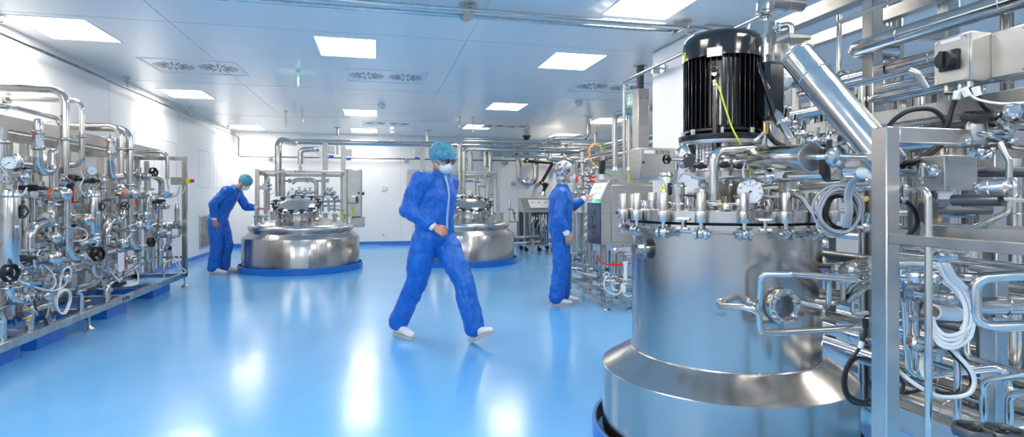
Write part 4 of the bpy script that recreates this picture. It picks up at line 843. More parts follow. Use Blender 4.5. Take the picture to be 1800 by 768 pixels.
# ---- bioreactor vessel behind the console
t = thing('bioreactor', 'slim steel bioreactor vessel with a black top drive and orange coiled cable beside the console', 'bioreactor', (2.85,7.7,0))
p = ony(1018,448,7.6); q = ony(1018,373,7.6); h = q.z-p.z
MB().lathe([(.04,-.12),(.05,-.03),(.1,-.02),(.115,0),(.115,.035),(.098,.04),(.1,h-.04),(.118,h-.035),(.118,h),(.0,h)], p, n=36).build('vessel', SATIN, t)
for i in range(3): m_ = MB(); a = -1.9+.5*i; m_.cyl(p+V((.09*math.cos(a),.09*math.sin(a),.09)), p+V((.13*math.cos(a),.13*math.sin(a),.09)), .02, n=12); m_.build('port', CAST, t)
for dx in (-.03,.02): T_([(1018+dx*400,373),(1018+dx*400,340)], 7.6, .012, t=t)
MB().bar(p+V((-.1,.1,-.2)), V((p.x-.1,p.y+.1,0.005)), .04, .04).build('leg', SATIN, t); MB().bar(p+V((.1,.1,-.2)), V((p.x+.1,p.y+.1,0.005)), .04, .04).build('leg', SATIN, t); MB().bar(p+V((-.12,.1,-.0)), p+V((.12,.1,-.0)), .04, .04).build('yoke', SATIN, t); MB().bar(p+V((.1,.1,.0)), p+V((.1,.1,-.22)), .04, .04).build('leg', SATIN, t); MB().bar(p+V((-.1,.1,.0)), p+V((-.1,.1,-.22)), .04, .04).build('leg', SATIN, t)
y_ = 6.85
b = ony(1072,318,y_); MB().lathe([(.12,0),(.12,.02),(.1,.025),(.1,.045),(.0,.045)], V((b.x,b.y,1.492)), n=36).build('lid_flange', STEEL, t)
b = ony(1058,311,y_); b.z = 1.537; MB().cyl(b, b+V((0,0,.07)), .038, n=20).build('white_coupling', WHITEP, t); MB().box(b+V((0,0,.16)), (.075,.075,.18), None, .012).build('drive_motor', BLACK, t)
b2 = b+V((0,0,.25)); m_ = MB(); m_.cyl(b2, b2+V((-.01,0,.06)), .015, n=12); m_.cyl(b2+V((.025,0,0)), b2+V((.03,0,.05)), .015, n=12); m_.build('plug', CAST, t)
pts = [(1050,297),(1044,290),(1037,278),(1035,265),(1041,255),(1049,252),(1056,257),(1059,266)]; P3 = [ony(u,v,y_) for u, v in pts]
MB().curve(P3, .010, n=8).build('orange_cable', mat('orange_cable', (.95,.35,.02), .4), t)
m_ = MB(); seg = []
for i in range(len(P3)-1):
    for k_ in range(8):
        s = (i*8+k_); c = P3[i].lerp(P3[i+1], k_/8); seg.append(c+V((math.cos(s*1.2)*.014, math.sin(s*1.2)*.014, math.sin(s*1.2+.5)*.006)))
m_._raw(seg, .0035, 5); m_.build('spiral_wrap', WHITEP, t)
MB().curve([ony(u,v,y_) for u, v in ((1061,267),(1063,258),(1058,252),(1053,252))], .008, n=8).build('green_cable', GREENC, t)
MB().curve([ony(u,v,y_-.1) for u, v in ((1062,301),(1068,306),(1075,309),(1081,304),(1082,299))], .008, n=8).build('green_cable', GREENC, t)
for pts in (((1013,320),(1014,312),(1019,308),(1026,308)),((1030,305),(1038,309),(1036,318),(1044,320)),((1036,306),(1042,312),(1048,310)),((1026,318),(1040,317),(1046,321))): MB().curve([ony(u,v,7.5) for u, v in pts], .012, n=8).build('red_hose', REDH, t)
p = ony(1024,300,7.6); m_ = MB(); m_.cyl(ony(1024,296,7.6), ony(1024,267,7.6), .034, n=18); m_.cyl(ony(1024,310,7.6), ony(1024,296,7.6), .02, n=12); m_.cyl(ony(1024,373,7.6), ony(1024,310,7.6), .022, n=12); m_.build('exhaust_filter', STEEL, t)
for u, v in ((1024,308),(1032,308),(1040,304),(1028,285),(1036,325),(1018,330),(1012,340),(1032,330),(1026,340),(1034,318),(1040,328)):
    p = ony(u,v,7.5); m_ = MB(); m_.ball(p, .03, 10); m_.cyl(p+V((-.05,0,0)), p+V((.05,0,.02)), .014, n=8); m_.cyl(p, p+V((0,0,.06)), .012, n=8); m_.build('valve', CAST, t)
T_([(1008,345),(1016,345),(1016,313),(1045,305)], 7.5, .014, t=t); T_([(1019,355),(1019,330),(1038,330)], 7.5, .014, t=t); T_([(1036,290),(1036,372)], 7.7, .02, t=t); T_([(1030,285),(1040,285),(1040,300)], 7.7, .012, t=t)
# ---- vertical supply pipes in front of the column
t = thing('column_side_pipe', 'very long thin steel pipe clamped to the column that drops to the small skid', 'pipe', (3.05,6.6,0))
p = onx(1097,143,3.02); MB().tube([(p.x,p.y,.35),p,(p.x,2.9,p.z)], .02, .06, n=12).build('pipe', STEEL, t)
y = 5.9; m_ = MB(); m_.cyl((3.02,y,p.z), (3.158,y,p.z), .014, n=10); m_.cyl((3.14,y,p.z), (3.1585,y,p.z), .05, n=20); m_.box((3.06,y,p.z-.04), (.09,.03,.05)); m_.build('wall_bracket', CAST, t)
t = thing('supply_drop_pipes', 'two steel pipes dropping side by side with white ends beside the steel duct', 'pipe', (3.2,7.3,1.5))
for u, vt in ((1081,200),(1106,196)):
    y = 7.6; p = ony(u,vt,y); e = ony(u,291,y); MB().tube([e, p, (p.x,p.y-1.0,p.z) if False else (p.x+.25,p.y-.6,p.z), (p.x+.6,p.y-.8,p.z)], .042, .09, n=16).build('pipe', STEEL, t)
    MB().lathe([(.044,0),(.03,.03),(.03,.07)], e-V((0,0,.07)), n=16).build('white_gland', WHITEP, t)
MB().curve([ony(1106,298,7.6),ony(1105,310,7.6),ony(1106,320,7.6)], .012, n=8).build('yellow_green_wire', YELGRN, t)
t = thing('cable_duct', 'tall square steel cable duct hanging from the ceiling at the column\'s left edge', 'duct', (3.1,6.6,2.3))
a, b = ony(1122,155,6.75), ony(1141,259,6.75); MB().span((a.x,6.75,1.5), (b.x,6.93,a.z), .004).build('duct', PLATE, t)
c = V(((a.x+b.x)/2,6.85,ZC)); MB().span((c.x-.035,c.y-.035,a.z), (c.x+.035,c.y+.035,ZC-.01)).build('hanger', DARKST, t); MB().cyl(c-V((0,0,.014)), c-V((0,0,.0005)), .09, n=20).build('ceiling_flange', SATIN, t)
m_ = MB(); 
for z in (a.z-.12,): m_.cyl((a.x+.03,6.747,z), (a.x+.03,6.752,z), .008, n=8); m_.cyl((b.x-.03,6.747,z), (b.x-.03,6.752,z), .008, n=8)
m_.build('screws', INK, t)
t = thing('switch_cabinet', 'steel switch cabinet with white label on the left face of the column', 'cabinet', (2.94,5.7,1.5))
MB().span((2.72,5.6,1.50), (3.158,5.86,1.84), .01).build('housing', PLATE, t); MB().span((2.735,5.585,1.515), (3.145,5.5995,1.825), .004).build('door', PLATE, t)
MB().span((2.76,5.582,1.775), (2.88,5.5845,1.81)).build('label_plate', PAPER, t); text('Δ ZETA', .05, basis((2.98,5.583,1.79), (1,0,0), (0,0,1)), INK, t)
MB().cyl((2.75,5.575,1.68), (2.75,5.585,1.68), .012).build('lock', BLACK, t)
t = thing('round_ceiling_hatch', 'small green status light on the ceiling behind the supply pipes', 'light', (3.3,9,ZC)) if False else t
# ================================================================ THE FOREGROUND REACTOR
RC = V((1.82,2.75,0)); R1, R2 = .48, .643
t = RX = thing('stirred_reactor', 'huge foreground steel reactor with black motor on top and swing bolts around its lid', 'reactor', RC)
def cylhit(u, v, R=R1):
    r = ray(u, v); ax, ay = r.x, r.y; A = ax*ax+ay*ay; B = -2*(ax*RC.x+ay*RC.y); C = RC.x**2+RC.y**2-R*R
    d = (-B-math.sqrt(max(0,B*B-4*A*C)))/(2*A); p = W(u, v, d); n = V((p.x-RC.x, p.y-RC.y, 0)).normalized(); return p, n
VESSEL = streaks(aniso(noisy(mat('brushed_vessel_steel', (.5,.5,.5), .3, 1), (1.2,1.2,.8), 1.6, 3, (.2,.2), .0, ((.47,.455,.435),(.52,.505,.48))), .4), (2.2,2.2,.8), .06)
MB().lathe([(R2-.04,.012),(R2,.02),(R2,.392),(R2-.004,.396)], RC, n=128).build('skirt', VESSEL, t)
MB().lathe([(R2-.003,.396),(R1+.01,.486),(R1+.004,.49)], RC, n=128).build('cone', VESSEL, t)
MB().torus(RC+V((0,0,.489)), (0,0,1), R1+.003, .005, 96, 6).build('weld_seam', CAST, t)
MB().lathe([(R1,.485),(R1,1.13),(R1+.005,1.135),(R1+.005,1.15)], RC, n=128).build('vessel_wall', VESSEL, t)
FL = MB(); FL.lathe([(R1,1.145),(R1+.03,1.148),(R1+.03,1.172),(R1+.01,1.176),(R1+.01,1.18)], RC, n=128); FL.build('lower_flange', STEEL, t)
MB().torus(RC+V((0,0,1.180)), (0,0,1), R1+.008, .005, 96, 6).build('gasket', RUBBER, t)
FL = MB(); FL.lathe([(R1+.01,1.183),(R1+.028,1.185),(R1+.028,1.238),(R1+.02,1.243),(.2,1.25),(0,1.25)], RC, n=128); FL.build('lid', STEEL, t)
# swing bolts
for i in range(18):
    a = math.radians(-113.3+20*i); d = V((math.cos(a), math.sin(a), 0)); n = V((-d.y,d.x,0)); P = RC+d*.535
    s_ = MB(); s_.lathe([(.028,1.186),(.029,1.188),(.029,1.236),(.028,1.238),(.021,1.239),(.021,1.318),(.017,1.324),(0,1.326)], P.xy.to_3d(), n=24)
    sb = s_.build('swing_bolt', SATIN, t)
    s_ = MB(); s_.cyl(P.xy.to_3d()+V((0,0,1.12)), P.xy.to_3d()+V((0,0,1.19)), .011, n=14); s_.ball(P.xy.to_3d()+V((0,0,1.135)), .024, 14, (1,1,1)); s_.build('rod', CAST, sb)
    s_ = MB()
    for k_ in (-1,1):
        s_.cyl(P.xy.to_3d()+n*(.022*k_-.006)+V((0,0,1.135)), P.xy.to_3d()+n*(.022*k_+.006)+V((0,0,1.135)), .027, n=20)
        s_.bar(RC+d*(R1-.002)+n*.022*k_+V((0,0,1.142)), P.xy.to_3d()+n*.022*k_+V((0,0,1.138)), .012, .04, .002)
    s_.cyl(P.xy.to_3d()-n*.038+V((0,0,1.135)), P.xy.to_3d()+n*.038+V((0,0,1.135)), .010, n=12); s_.build('clevis', CAST, sb)
for a_ in (-103,-63,-143): # small toggle clips between bolts
    a = math.radians(a_); d = V((math.cos(a), math.sin(a), 0)); P = RC+d*.52; n = V((-d.y,d.x,0)); m_ = MB(); m_.cyl(P+V((0,0,1.15)), P+V((0,0,1.195)), .01, n=10); m_.cyl(P-n*.03+V((0,0,1.20)), P+n*.03+V((0,0,1.20)), .007, n=8); m_.cyl(P-n*.025+V((0,0,1.155)), P+n*.025+V((0,0,1.155)), .009, n=8); m_.build('toggle_clip', CAST, t)
# curb on the floor round the reactor
struct(MB().lathe([(.70,0),(.70,.085),(.683,.085),(.683,0)], RC+V((0,0,.001)), n=128, close=True).build('trim_%d'%k, BASEB)); k += 1
struct(MB().lathe([(.683,0),(.683,.086),(.676,.086),(.676,0)], RC+V((0,0,.001)), n=128, close=True).build('trim_%d'%k, RUBBER)); k += 1
# nozzles on the wall
def facing(p, n, u): return p
p, n = cylhit(1136,437); n2 = (n+V((-.9,0,0))).normalized(); m_ = MB(); m_.cyl(p-n*.02, p+n*.075, .024, n=24); m_.build('side_nozzle', STEEL, t)
x_, y_ = V((-n.y,n.x,0)), V((0,0,1)); m_ = MB(); pl = [p+n*.03+x_*(a*.045)+y_*(b*.05) for a, b in ((-1,-.6),(-.6,-1),(.6,-1),(1,-.6),(1,.6),(.6,1),(-.6,1),(-1,.6))]; m_.prism(pl, (0,0,0), n*.012); m_.build('nozzle_plate', CAST, t)
ang = math.atan2(1.0,1.9); 
p, n = cylhit(1443.5,437); q = RC+V((math.cos(-.22),math.sin(-.22),0))*R1; q.z = p.z; n = V((math.cos(-.22),math.sin(-.22),0)); x_ = V((-n.y,n.x,0))
m_ = MB(); pl = [q+n*.0+x_*(a*.045)+y_*(b*.05) for a, b in ((-1,-.6),(-.6,-1),(.6,-1),(1,-.6),(1,.6),(.6,1),(-.6,1),(-1,.6))]; m_.prism(pl, (0,0,0), n*.012); m_.build('nozzle_plate', CAST, t)
m_ = MB(); m_.cyl(q, q+n*.09, .03, n=24); m_.lathe([(.032,.05),(.034,.055),(.034,.085),(.03,.09)], q, n, 24); m_.build('side_nozzle', STEEL, t)
# round sight glass
p, n = cylhit(1372,537); S_ = MB().lathe([(.075,-.02),(.076,.012),(.082,.014),(.082,.032),(.078,.035),(.052,.035),(.05,.028),(.0,.028)], p, n, 48).build('sight_port', STEEL, t)
MB().lathe([(.0,.031),(.047,.031),(.05,.036),(.052,.031)], p, n, 32).build('sight_glass', mat('tinted_sight_glass', (.45,.46,.46), .12, .9), S_)
x_ = V((-n.y,n.x,0))
for i in range(6):
    a = PI/3*i+.3; q = p+(x_*math.cos(a)+V((0,0,1))*math.sin(a))*.066; m_ = MB(); m_.cyl(q+n*.03, q+n*.05, .011, n=6); m_.cyl(q+n*.05, q+n*.058, .007, n=10); m_.build('bolt', CAST, S_)

# jacket pipes
pa, na = cylhit(1268,534); pb, nb = cylhit(1321,533)
m_ = MB(); m_.lathe([(.026,0),(.024,.012),(.016,.03)], pa, na, 20); m_.lathe([(.026,0),(.024,.012),(.016,.03)], pb, nb, 20); m_.build('pipe_stub', CAST, t)
dpipe = 2.47
yq = W(1335,585,dpipe).y
PP = [pa-na*.01, pa+na*.055, W(1318,541,dpipe), W(1334,548,dpipe), ony(1336,586,yq), ony(1520,576,yq)]
MB().tube(PP, .0145, .035, n=18).build('jacket_pipe', STEEL, t)
PP = [pb-nb*.01, pb+nb*.05, W(1335,541,2.52), W(1337,482,2.5), W(1394,482,2.42), W(1514,491,2.12)]
MB().tube(PP, .0145, .04, n=18).build('jacket_pipe', STEEL, t)
for s, u, v in (('N37',1268,553),('N38',1322,556),('N31',1410,552)):
    p, n = cylhit(u, v, R1+.0015); text(s, .024, basis(p, V((-n.y,n.x,0)), (0,0,1)), GREYINK, t, ext=.0004)
# small U-tubes at the right of the vessel
for pts, r in ((((1402,531,2.6),(1452,541,2.55),(1456,533,2.5),(1457,495,2.45)),.012),(((1418,527,2.75),(1472,534,2.7),(1481,525,2.65),(1482,497,2.6)),.012),(((1440,513,3.0),(1490,515,2.9),(1500,500,2.7),(1520,490,2.5)),.018),(((1440,522,3.0),(1495,526,2.9),(1510,512,2.6),(1530,495,2.4)),.018),(((1447,455,3.0),(1450,468,2.9),(1475,468,2.8),(1530,455,2.6)),.014),(((1452,485,2.9),(1470,480,2.8),(1530,462,2.5)),.016),(((1498,530,2.9),(1498,548,2.9),(1505,552,2.9),(1525,550,2.9)),.012),(((1455,552,2.8),(1520,568,2.5)),.016),(((1445,560,3.1),(1500,566,3.0),(1530,562,2.9)),.014),(((1440,300,3.3),(1440,330,3.3)),.02)):
    MB().tube([W(*q) for q in pts], r, .04, n=12).build('branch_tube', STEEL, t)
# ---- lid furniture
def lidp(u, v, d): return W(u, v, d)
def col(u, v0, v1, d, r, m=STEEL, nm='port', n=20, cap=True):
    a, b = W(u,v1,d), W(u,v0,d); h = b.z-a.z; return MB().lathe([(r,0),(r,h-.006),(r*.85,h),(0,h)], a, n=n).build(nm, m, t)
c = W(1263,300,3.09); CX = V((RC.x,RC.y,0))
MB().lathe([(.13,1.25),(.13,1.262),(.118,1.27),(.118,1.36),(.125,1.37),(.125,1.40),(.16,1.405),(.16,1.44),(.15,1.445),(.0,1.445)], CX, n=56).build('agitator_seal_housing', STEEL, t)
L_ = MB()
for i in range(4):
    a = PI/4+PI/2*i+.25; q = CX+V((math.cos(a)*.165,math.sin(a)*.165,0)); L_.cyl(q+V((0,0,1.44)), q+V((0,0,1.585)), .03, n=18)
L_.cyl(CX+V((0,0,1.44)), CX+V((0,0,1.58)), .045, n=24); L_.lathe([(.07,1.47),(.08,1.48),(.08,1.52),(.07,1.53)], CX, n=24); L_.build('lantern', SATIN, t)
MM = MB()
for i in range(28):
    a = 2*PI*i/28; q = CX+V((math.cos(a)*.125,math.sin(a)*.125,0)); MM.cyl(q+V((0,0,1.45)), q+V((0,0,1.58)), .002, n=5, cap=False)
for z in (1.47,1.49,1.51,1.53,1.55,1.57): MM.torus(CX+V((0,0,z)), (0,0,1), .125, .002, 28, 5)
MM.build('mesh_guard', SATIN, t)
MB().lathe([(.0,1.582),(.222,1.582),(.225,1.586),(.225,1.602),(.22,1.605),(0,1.605)], CX, n=64).build('motor_base_flange', SATIN, t)
# motor with cooling fins
MO = MB().lathe([(.225,1.606),(.228,1.61),(.228,1.632),(.2,1.636),(.172,1.66),(.165,1.68),(.165,2.04),(.0,2.04)], CX, n=56).build('drive_motor', BLKPAINT, t)
fins = MB()
for i in range(44):
    a = 2*PI*i/44; d = V((math.cos(a), math.sin(a), 0)); n = V((-d.y,d.x,0))
    fins.bar(CX+d*.178+V((0,0,1.66)), CX+d*.178+V((0,0,2.035)), .005, .05, .0015, up=d)
fins.lathe([(.16,1.645),(.2,1.65),(.2,1.662),(.16,1.67)], CX, n=44, close=True); fins.build('cooling_fins', BLKPAINT, MO)
MB().lathe([(.2,2.035),(.207,2.037),(.207,2.12),(.2,2.15),(.18,2.172),(.13,2.186),(.0,2.19)], CX, n=64).build('fan_cover', BLKPAINT, MO)
for i in range(8):
    a = 2*PI*i/8+.2; q = CX+V((math.cos(a)*.2,math.sin(a)*.2,1.632)); m_ = MB(); m_.cyl(q, q+V((0,0,.03)), .014, n=6); m_.build('bolt', CAST, MO)
def on_motor(u, v, R): 
    global R1; p, n = cylhit(u, v, R); return p, n
p, n = on_motor(1256,91,.207); x_ = V((-n.y,n.x,0)); Rm = Matrix((x_, V((0,0,1)), n)).transposed()
MB().box(p+n*.001, (.075,.048,.004), Rm, .001).build('name_plate', SATIN, MO)
p, n = on_motor(1204,101,.207); x_ = V((-n.y,n.x,0)); Rm = Matrix((x_, V((0,0,1)), n)).transposed(); MB().box(p+n*.001, (.02,.05,.003), Rm).build('yellow_sticker', YELLOW, MO)
p, n = on_motor(1257,135,.205); x_ = V((-n.y,n.x,0)); Rm = Matrix((x_, V((0,0,1)), n)).transposed()
MB().box(p-n*.012+V((0,0,-.2)), (.028,.36,.05), Rm, .006).build('centre_boss', BLKPAINT, MO)
EY = MB().torus(p+n*.02+V((0,0,.035)), n, .013, .005, 20, 8).build('lifting_eye', BLKPAINT, MO); MB().cyl(p+n*.0+V((0,0,.012)), p+n*.022+V((0,0,.012)), .012, n=16).build('white_cap', CAST, MO)
P3 = [p+n*.02+V((0,0,-.02))]+[W(u,v,d) for u,v,d in ((1265,158,2.84),(1275,190,2.83),(1287,225,2.82),(1300,250,2.82),(1312,275,2.9),(1320,300,2.95),(1321,330,2.98))]
MB().curve(P3, .0042, n=8).build('earth_wire', YELGRN, t); MB().cyl(P3[0]+V((0,0,.0)), P3[0]+V((.002,0,-.03)), .009, n=10).build('wire_lug', WHITEP, MO)
# terminal box
bp = W(1340,165,2.93); rt = V((RT[0],RT[1],0)); fw = V((FW[0],FW[1],0)); Rb = Matrix((rt, V((0,0,1)), -fw)).transposed()@Matrix.Rotation(.25,3,'Y')
TBX = MB().box(W(1348,163,2.93), (.115,.30,.15), Rb, .02).build('terminal_box', BLKPAINT, MO)
MB().bar(W(1332,112,2.83), W(1366,216,2.83), .022, .02, .004).build('lid_rib', BLKPAINT, TBX)
for u, v in ((1345,228),(1356,228)): MB().cyl(W(u,v-12,2.93), W(u,v+8,2.93), .018, n=12).build('cable_gland', BRASS if u < 1350 else CAST, TBX)
for pts, c, r in ((((1350,226,2.93),(1354,240,2.92),(1366,252,2.92),(1392,262,2.9)),BLACK,.013),(((1344,235,2.93),(1340,262,2.9),(1333,285,2.95),(1328,300,3)),HOSEM,.008),(((1350,225,2.95),(1335,240,2.9),(1326,248,2.88)),WHITEP,.008)): MB().curve([W(*q) for q in pts], r, n=8).build('cable', c, t)
# elbow pipe across the lid and clad cylinder
q = W(1255,358,2.72); pth = [q, W(1255,266,2.72), W(1325,262,2.76), W(1345,262,2.85)]; MB().tube(pth, .0225, .05, n=18).build('vent_pipe', STEEL, t); col(1255,352,362,2.72,.035,CAST,'flange')
CA, CB = W(1331,279,2.72), W(1428,276.5,2.24); ax = (CB-CA).normalized()
ic = MB().lathe([(.0,-.012),(.044,-.01),(.053,0),(.055,.005),(.055,(CB-CA).length-.005),(.053,(CB-CA).length),(.0,(CB-CA).length+.002)], CA, ax, 40).build('clad_cylinder', STEEL, t)
MB().torus(CB-ax*.004, ax, .055, .0025, 40, 6).build('end_seam', CAST, ic); MB().lathe([(.0525,.0),(.0525,.0035),(.0,.004)], CB, ax, 40).build('end_cap', WHITEP if False else PLATE, ic)
MB().tube([CB, CB+ax*.03, W(1470,275,2.15), W(1530,276,1.95)], .0125, .03, n=16).build('pipe', STEEL, t)
MB().cyl(W(1290,285,2.8), CA, .009, n=12).build('pipe', STEEL, t)
p = W(1470,276,2.13); m_ = MB(); m_.lathe([(.016,-.026),(.038,-.012),(.042,0),(.038,.012),(.016,.026)], p, ax, 28); m_.box(p+V((0,0,.06)), (.02,.03,.04)); m_.box(p-V((0,0,.06)), (.02,.03,.05)); m_.cyl(p+V((0,0,.05))-ax*.02, p+V((0,0,.05))+ax*.03, .008, n=8); m_.build('heavy_clamp', CAST, t)
MB().box(W(1449,285,2.2), (.03,.03,.1), None, .004).build('clamp_block', BLACK, t); MB().box(W(1461,262,2.15), (.02,.03,.07), None, .004).build('clamp_block', BLACK, t)
# gauge on the lid
g = W(1319,337,2.62); gd = V((-.55,-.8,.05)).normalized(); gauge(None, g, gd, .056, t); MB().cyl(g-gd*.03, V((g.x-gd.x*.03,g.y-gd.y*.03,1.25)), .014, n=12).build('gauge_stem', CAST, t)
ux = V((0,0,1)).cross(gd).normalized(); text('1 2 3', .014, basis(g+V((0,0,.028))+gd*.002, ux, (0,0,1)), INK, t, name='dial_numbers', ext=.0002); text('bar', .010, basis(g+V((0,0,-.026))+gd*.002, ux, (0,0,1)), RED, t, name='dial_unit', ext=.0002)
# ports and sensors standing on the lid (pixel column, top, bottom, distance, radius)
for u, v0, v1, d, r, m, nm in ((1147,338,368,3.0,.024,CAST,'sight_lamp'),(1171,303,366,2.9,.03,SATIN,'level_sensor'),(1192,321,368,2.8,.032,STEEL,'filter_housing'),(1181,335,366,3.0,.02,CAST,'port'),(1208,345,370,2.9,.03,STEEL,'port'),(1218,330,368,3.1,.045,WHITEP,'white_canister'),(1388,345,368,2.75,.046,STEEL,'radar_base'),(1388,313,345,2.72,.047,SATIN,'radar_sensor'),(1430,338,375,2.75,.024,STEEL,'port'),(1352,350,368,2.8,.03,STEEL,'port'),(1408,350,370,2.9,.04,CAST,'port'),(1300,350,368,2.65,.02,CAST,'port'),(1278,357,368,2.6,.025,STEEL,'port'),(1415,340,368,3.05,.035,STEEL,'port'),(1355,310,350,3.05,.03,STEEL,'port'),(1338,345,368,2.95,.025,STEEL,'port'),(1370,335,368,3.1,.04,WHITEP,'white_canister'),(1160,350,368,3.2,.035,CAST,'port'),(1135,352,368,3.25,.03,STEEL,'port')):
    o = col(u, v0, v1, d, r, m, nm)
    a = W(u,(v0+v1)/2,d)
    if nm in ('filter_housing','level_sensor','radar_sensor'): 
        for vv in (v0+6, v1-10): MB().torus(W(u,vv,d), (0,0,1), r*1.08, .004, 28, 6).build('clamp_ring', CAST, o)
for u, v in ((1164,330),(1397,340)):
    p = W(u,v,2.66); n = -fw; Rw = Matrix((rt, V((0,0,1)), n)).transposed(); m_ = MB(); m_.prism([p+rt*-.014+V((0,0,-.011)), p+rt*.014+V((0,0,-.011)), p+V((0,0,.014))], (0,0,0), n*.002); w_ = m_.build('warning_sign', YELLOW, t); MB().bar(p+n*.003+V((0,0,-.004)), p+n*.003+V((0,0,.006)), .003, .001, up=n).build('exclamation_mark', INK, w_)
p = W(1178,332,2.82); MB().box(p, (.02,.02,.06), None, .003).build('black_display', BLACK, t)
p = W(1367,308,2.6); MB().box(p, (.05,.004,.03), Matrix.Rotation(-.5,3,'Z')).build('white_tag', PAPER, t); p = W(1233,336,2.75); MB().box(p, (.018,.004,.022), Matrix.Rotation(-.5,3,'Z')).build('white_tag', PAPER, t)
r_ = random.Random(11)
for i in range(26):   # hex bolts and small studs round the lid
    a = 2*PI*i/26; q = RC+V((math.cos(a)*.44,math.sin(a)*.44,1.243)); m_ = MB(); m_.cyl(q, q+V((0,0,.018)), .013, n=6); m_.cyl(q+V((0,0,.018)), q+V((0,0,.03+.02*r_.random())), .007, n=8); m_.build('lid_stud', CAST, t)
for i in range(22):
    a = math.radians(-170+220*i/22); rr = .25+.13*r_.random(); q = RC+V((math.cos(a)*rr,math.sin(a)*rr,1.248)); h = .03+.05*r_.random(); rd = .014+.012*r_.random(); m_ = MB(); m_.lathe([(rd*1.5,0),(rd*1.5,.012),(rd,.014),(rd,h),(rd*1.3,h+.002),(rd*1.3,h+.016),(0,h+.017)], q, n=16); m_.build('lid_nozzle', STEEL if i % 2 else CAST, t)
# brass-ended tubes and handles by the seal
m_ = MB(); a, b = W(1243,358,2.7), W(1300,359,2.62); m_.cyl(a, b, .008, n=10); m_.cyl(W(1245,358,2.7), W(1262,358,2.68), .014, n=12); m_.build('tube', CAST, t); MB().cyl(W(1262,358,2.67), W(1269,358,2.66), .013, n=12).build('brass_fitting', BRASS, t)
for pts, c, r in ((((1158,312,2.8),(1165,316,2.78),(1170,328,2.76),(1171,345,2.76)),GREYC,.006),(((1190,316,2.8),(1198,306,2.8),(1208,305,2.78),(1225,312,2.76),(1250,314,2.72),(1280,311,2.72),(1302,312,2.74),(1308,320,2.76)),GREYC,.006),(((1203,343,2.7),(1215,344,2.68),(1228,344,2.68)),INK,.005),(((1310,285,2.8),(1306,300,2.78),(1308,315,2.76)),HOSEM,.005),(((1394,340,2.6),(1410,348,2.5),(1420,362,2.45),(1432,378,2.4)),GREYC,.008),(((1396,342,2.6),(1412,352,2.5),(1421,366,2.45),(1434,384,2.4)),BLACK,.008),(((1340,343,2.6),(1355,346,2.6),(1372,345,2.6),(1385,340,2.62)),GREYC,.005)): MB().curve([W(*q) for q in pts], r, n=8).build('cable', c, t)
p = W(1190,280,3.0); handwheel(W(1174,280,2.95), (-1,-.3,0), .025, t); MB().cyl(W(1174,280,2.95), W(1205,282,2.95), .011, n=12).build('spindle', CAST, t)
p = W(1205,275,3.05); m_ = MB(); m_.ball(p, .055, 18, (1,1,1.3)); m_.build('foil_wrapped_valve', CAST, t); MB().cyl(W(1208,277,2.98), W(1211,284,2.92), .024, .028, n=20).build('dark_cap', DARKST, t)
T6 = [((1189,262),(1189,298),.012),((1213,252),(1213,300),.02),((1320,248),(1320,300),.015)]
for a, b, r in T6: MB().cyl(W(*a,3.1), W(*b,3.1), r, n=12).build('pipe', STEEL, t)
for u, v, d in ((1262,276,2.9),(1282,283,2.9),(1225,285,2.95),(1232,292,2.95),(1272,290,2.9),(1300,292,2.9)):
    m_ = MB(); q = W(u,v,d); m_.box(q, (.03,.03,.03), None, .006); m_.cyl(q-rt*.03, q+rt*.03, .01, n=8); m_.build('fitting', CAST if u % 4 else BLACK, t)
# coiled cables hanging at the right of the lid
cc = W(1470,371,2.2); nn = -fw
for j, (c, r, off) in enumerate(((GREYC,.0046,(0,0)),(GREYC,.0046,(.006,.009)),(GREYC,.0046,(-.010,.004)),(GREYC,.0046,(.002,-.012)),(GREYC,.0046,(.012,.0)),(BLACK,.005,(.026,-.008)),(BLACK,.005,(.040,.002)),(BLACK,.0048,(.020,.006)),(BLACK,.0048,(.033,-.014)))):
    rr = .082+.006*(j % 3) if j < 5 else .07+.004*(j % 2); pts = []
    for i in range(14):
        a = 2*PI*i/14; pts.append(cc+rt*(rr*.92*math.cos(a)+off[0]+.004*math.sin(3*a+j))+V((0,0,1))*(rr*math.sin(a)+off[1])+nn*(.03-.008*j))
    m_ = MB(); m_.curve(pts, r, n=8, closed=True); m_.build('cable_coil', c, t)
for du in (0,5,-4): MB().curve([W(1487+du,400,2.18),W(1492+du,372,2.16),W(1490+du,345,2.16),W(1497+du,322,2.14),W(1512+du*.5,308,2.1),W(1530,300,2.05)], .006, n=8).build('cable', GREYC, t)
for pts in (((1500,400),(1507,380),(1498,350),(1496,330),(1505,312)),((1510,395),(1508,372),(1496,352))): MB().curve([W(u,v,2.2) for u, v in pts], .0065, n=8).build('cable', BLACK, t)
MB().cyl(W(1516,303,2.08), W(1535,304,2.0), .022, n=20).build('white_plug', WHITEP, t)
# bellows and cross pipes right of the motor
MB().cyl(W(1322,314,2.75), W(1452,307,2.45), .024, n=20).build('pipe', STEEL, t)
bl = MB(); A_, B_ = W(1452,307,2.45), W(1484,304,2.37); ax = (B_-A_).normalized(); L = (B_-A_).length; pr = []
for i in range(9): pr += [(.026,L*i/9),(.034,L*(i+.5)/9)]
bl.lathe(pr+[(.026,L)], A_, ax, 24); bl.build('bellows', DARKST, t)
MB().cyl(B_, W(1530,300,2.3), .024, n=18).build('pipe', STEEL, t)
MB().cyl(W(1335,333,2.9), W(1530,318,2.45), .022, n=18).build('pipe', SATIN, t)
p = W(1352,312,2.6); m_ = MB(); m_.lathe([(.026,-.02),(.034,-.01),(.034,.01),(.026,.02)], p, (.8,-.6,0), 20); m_.build('clamp', CAST, t); MB().box(W(1499,315,2.25), (.1,.03,.025), None, .004).build('bracket', SATIN, t)
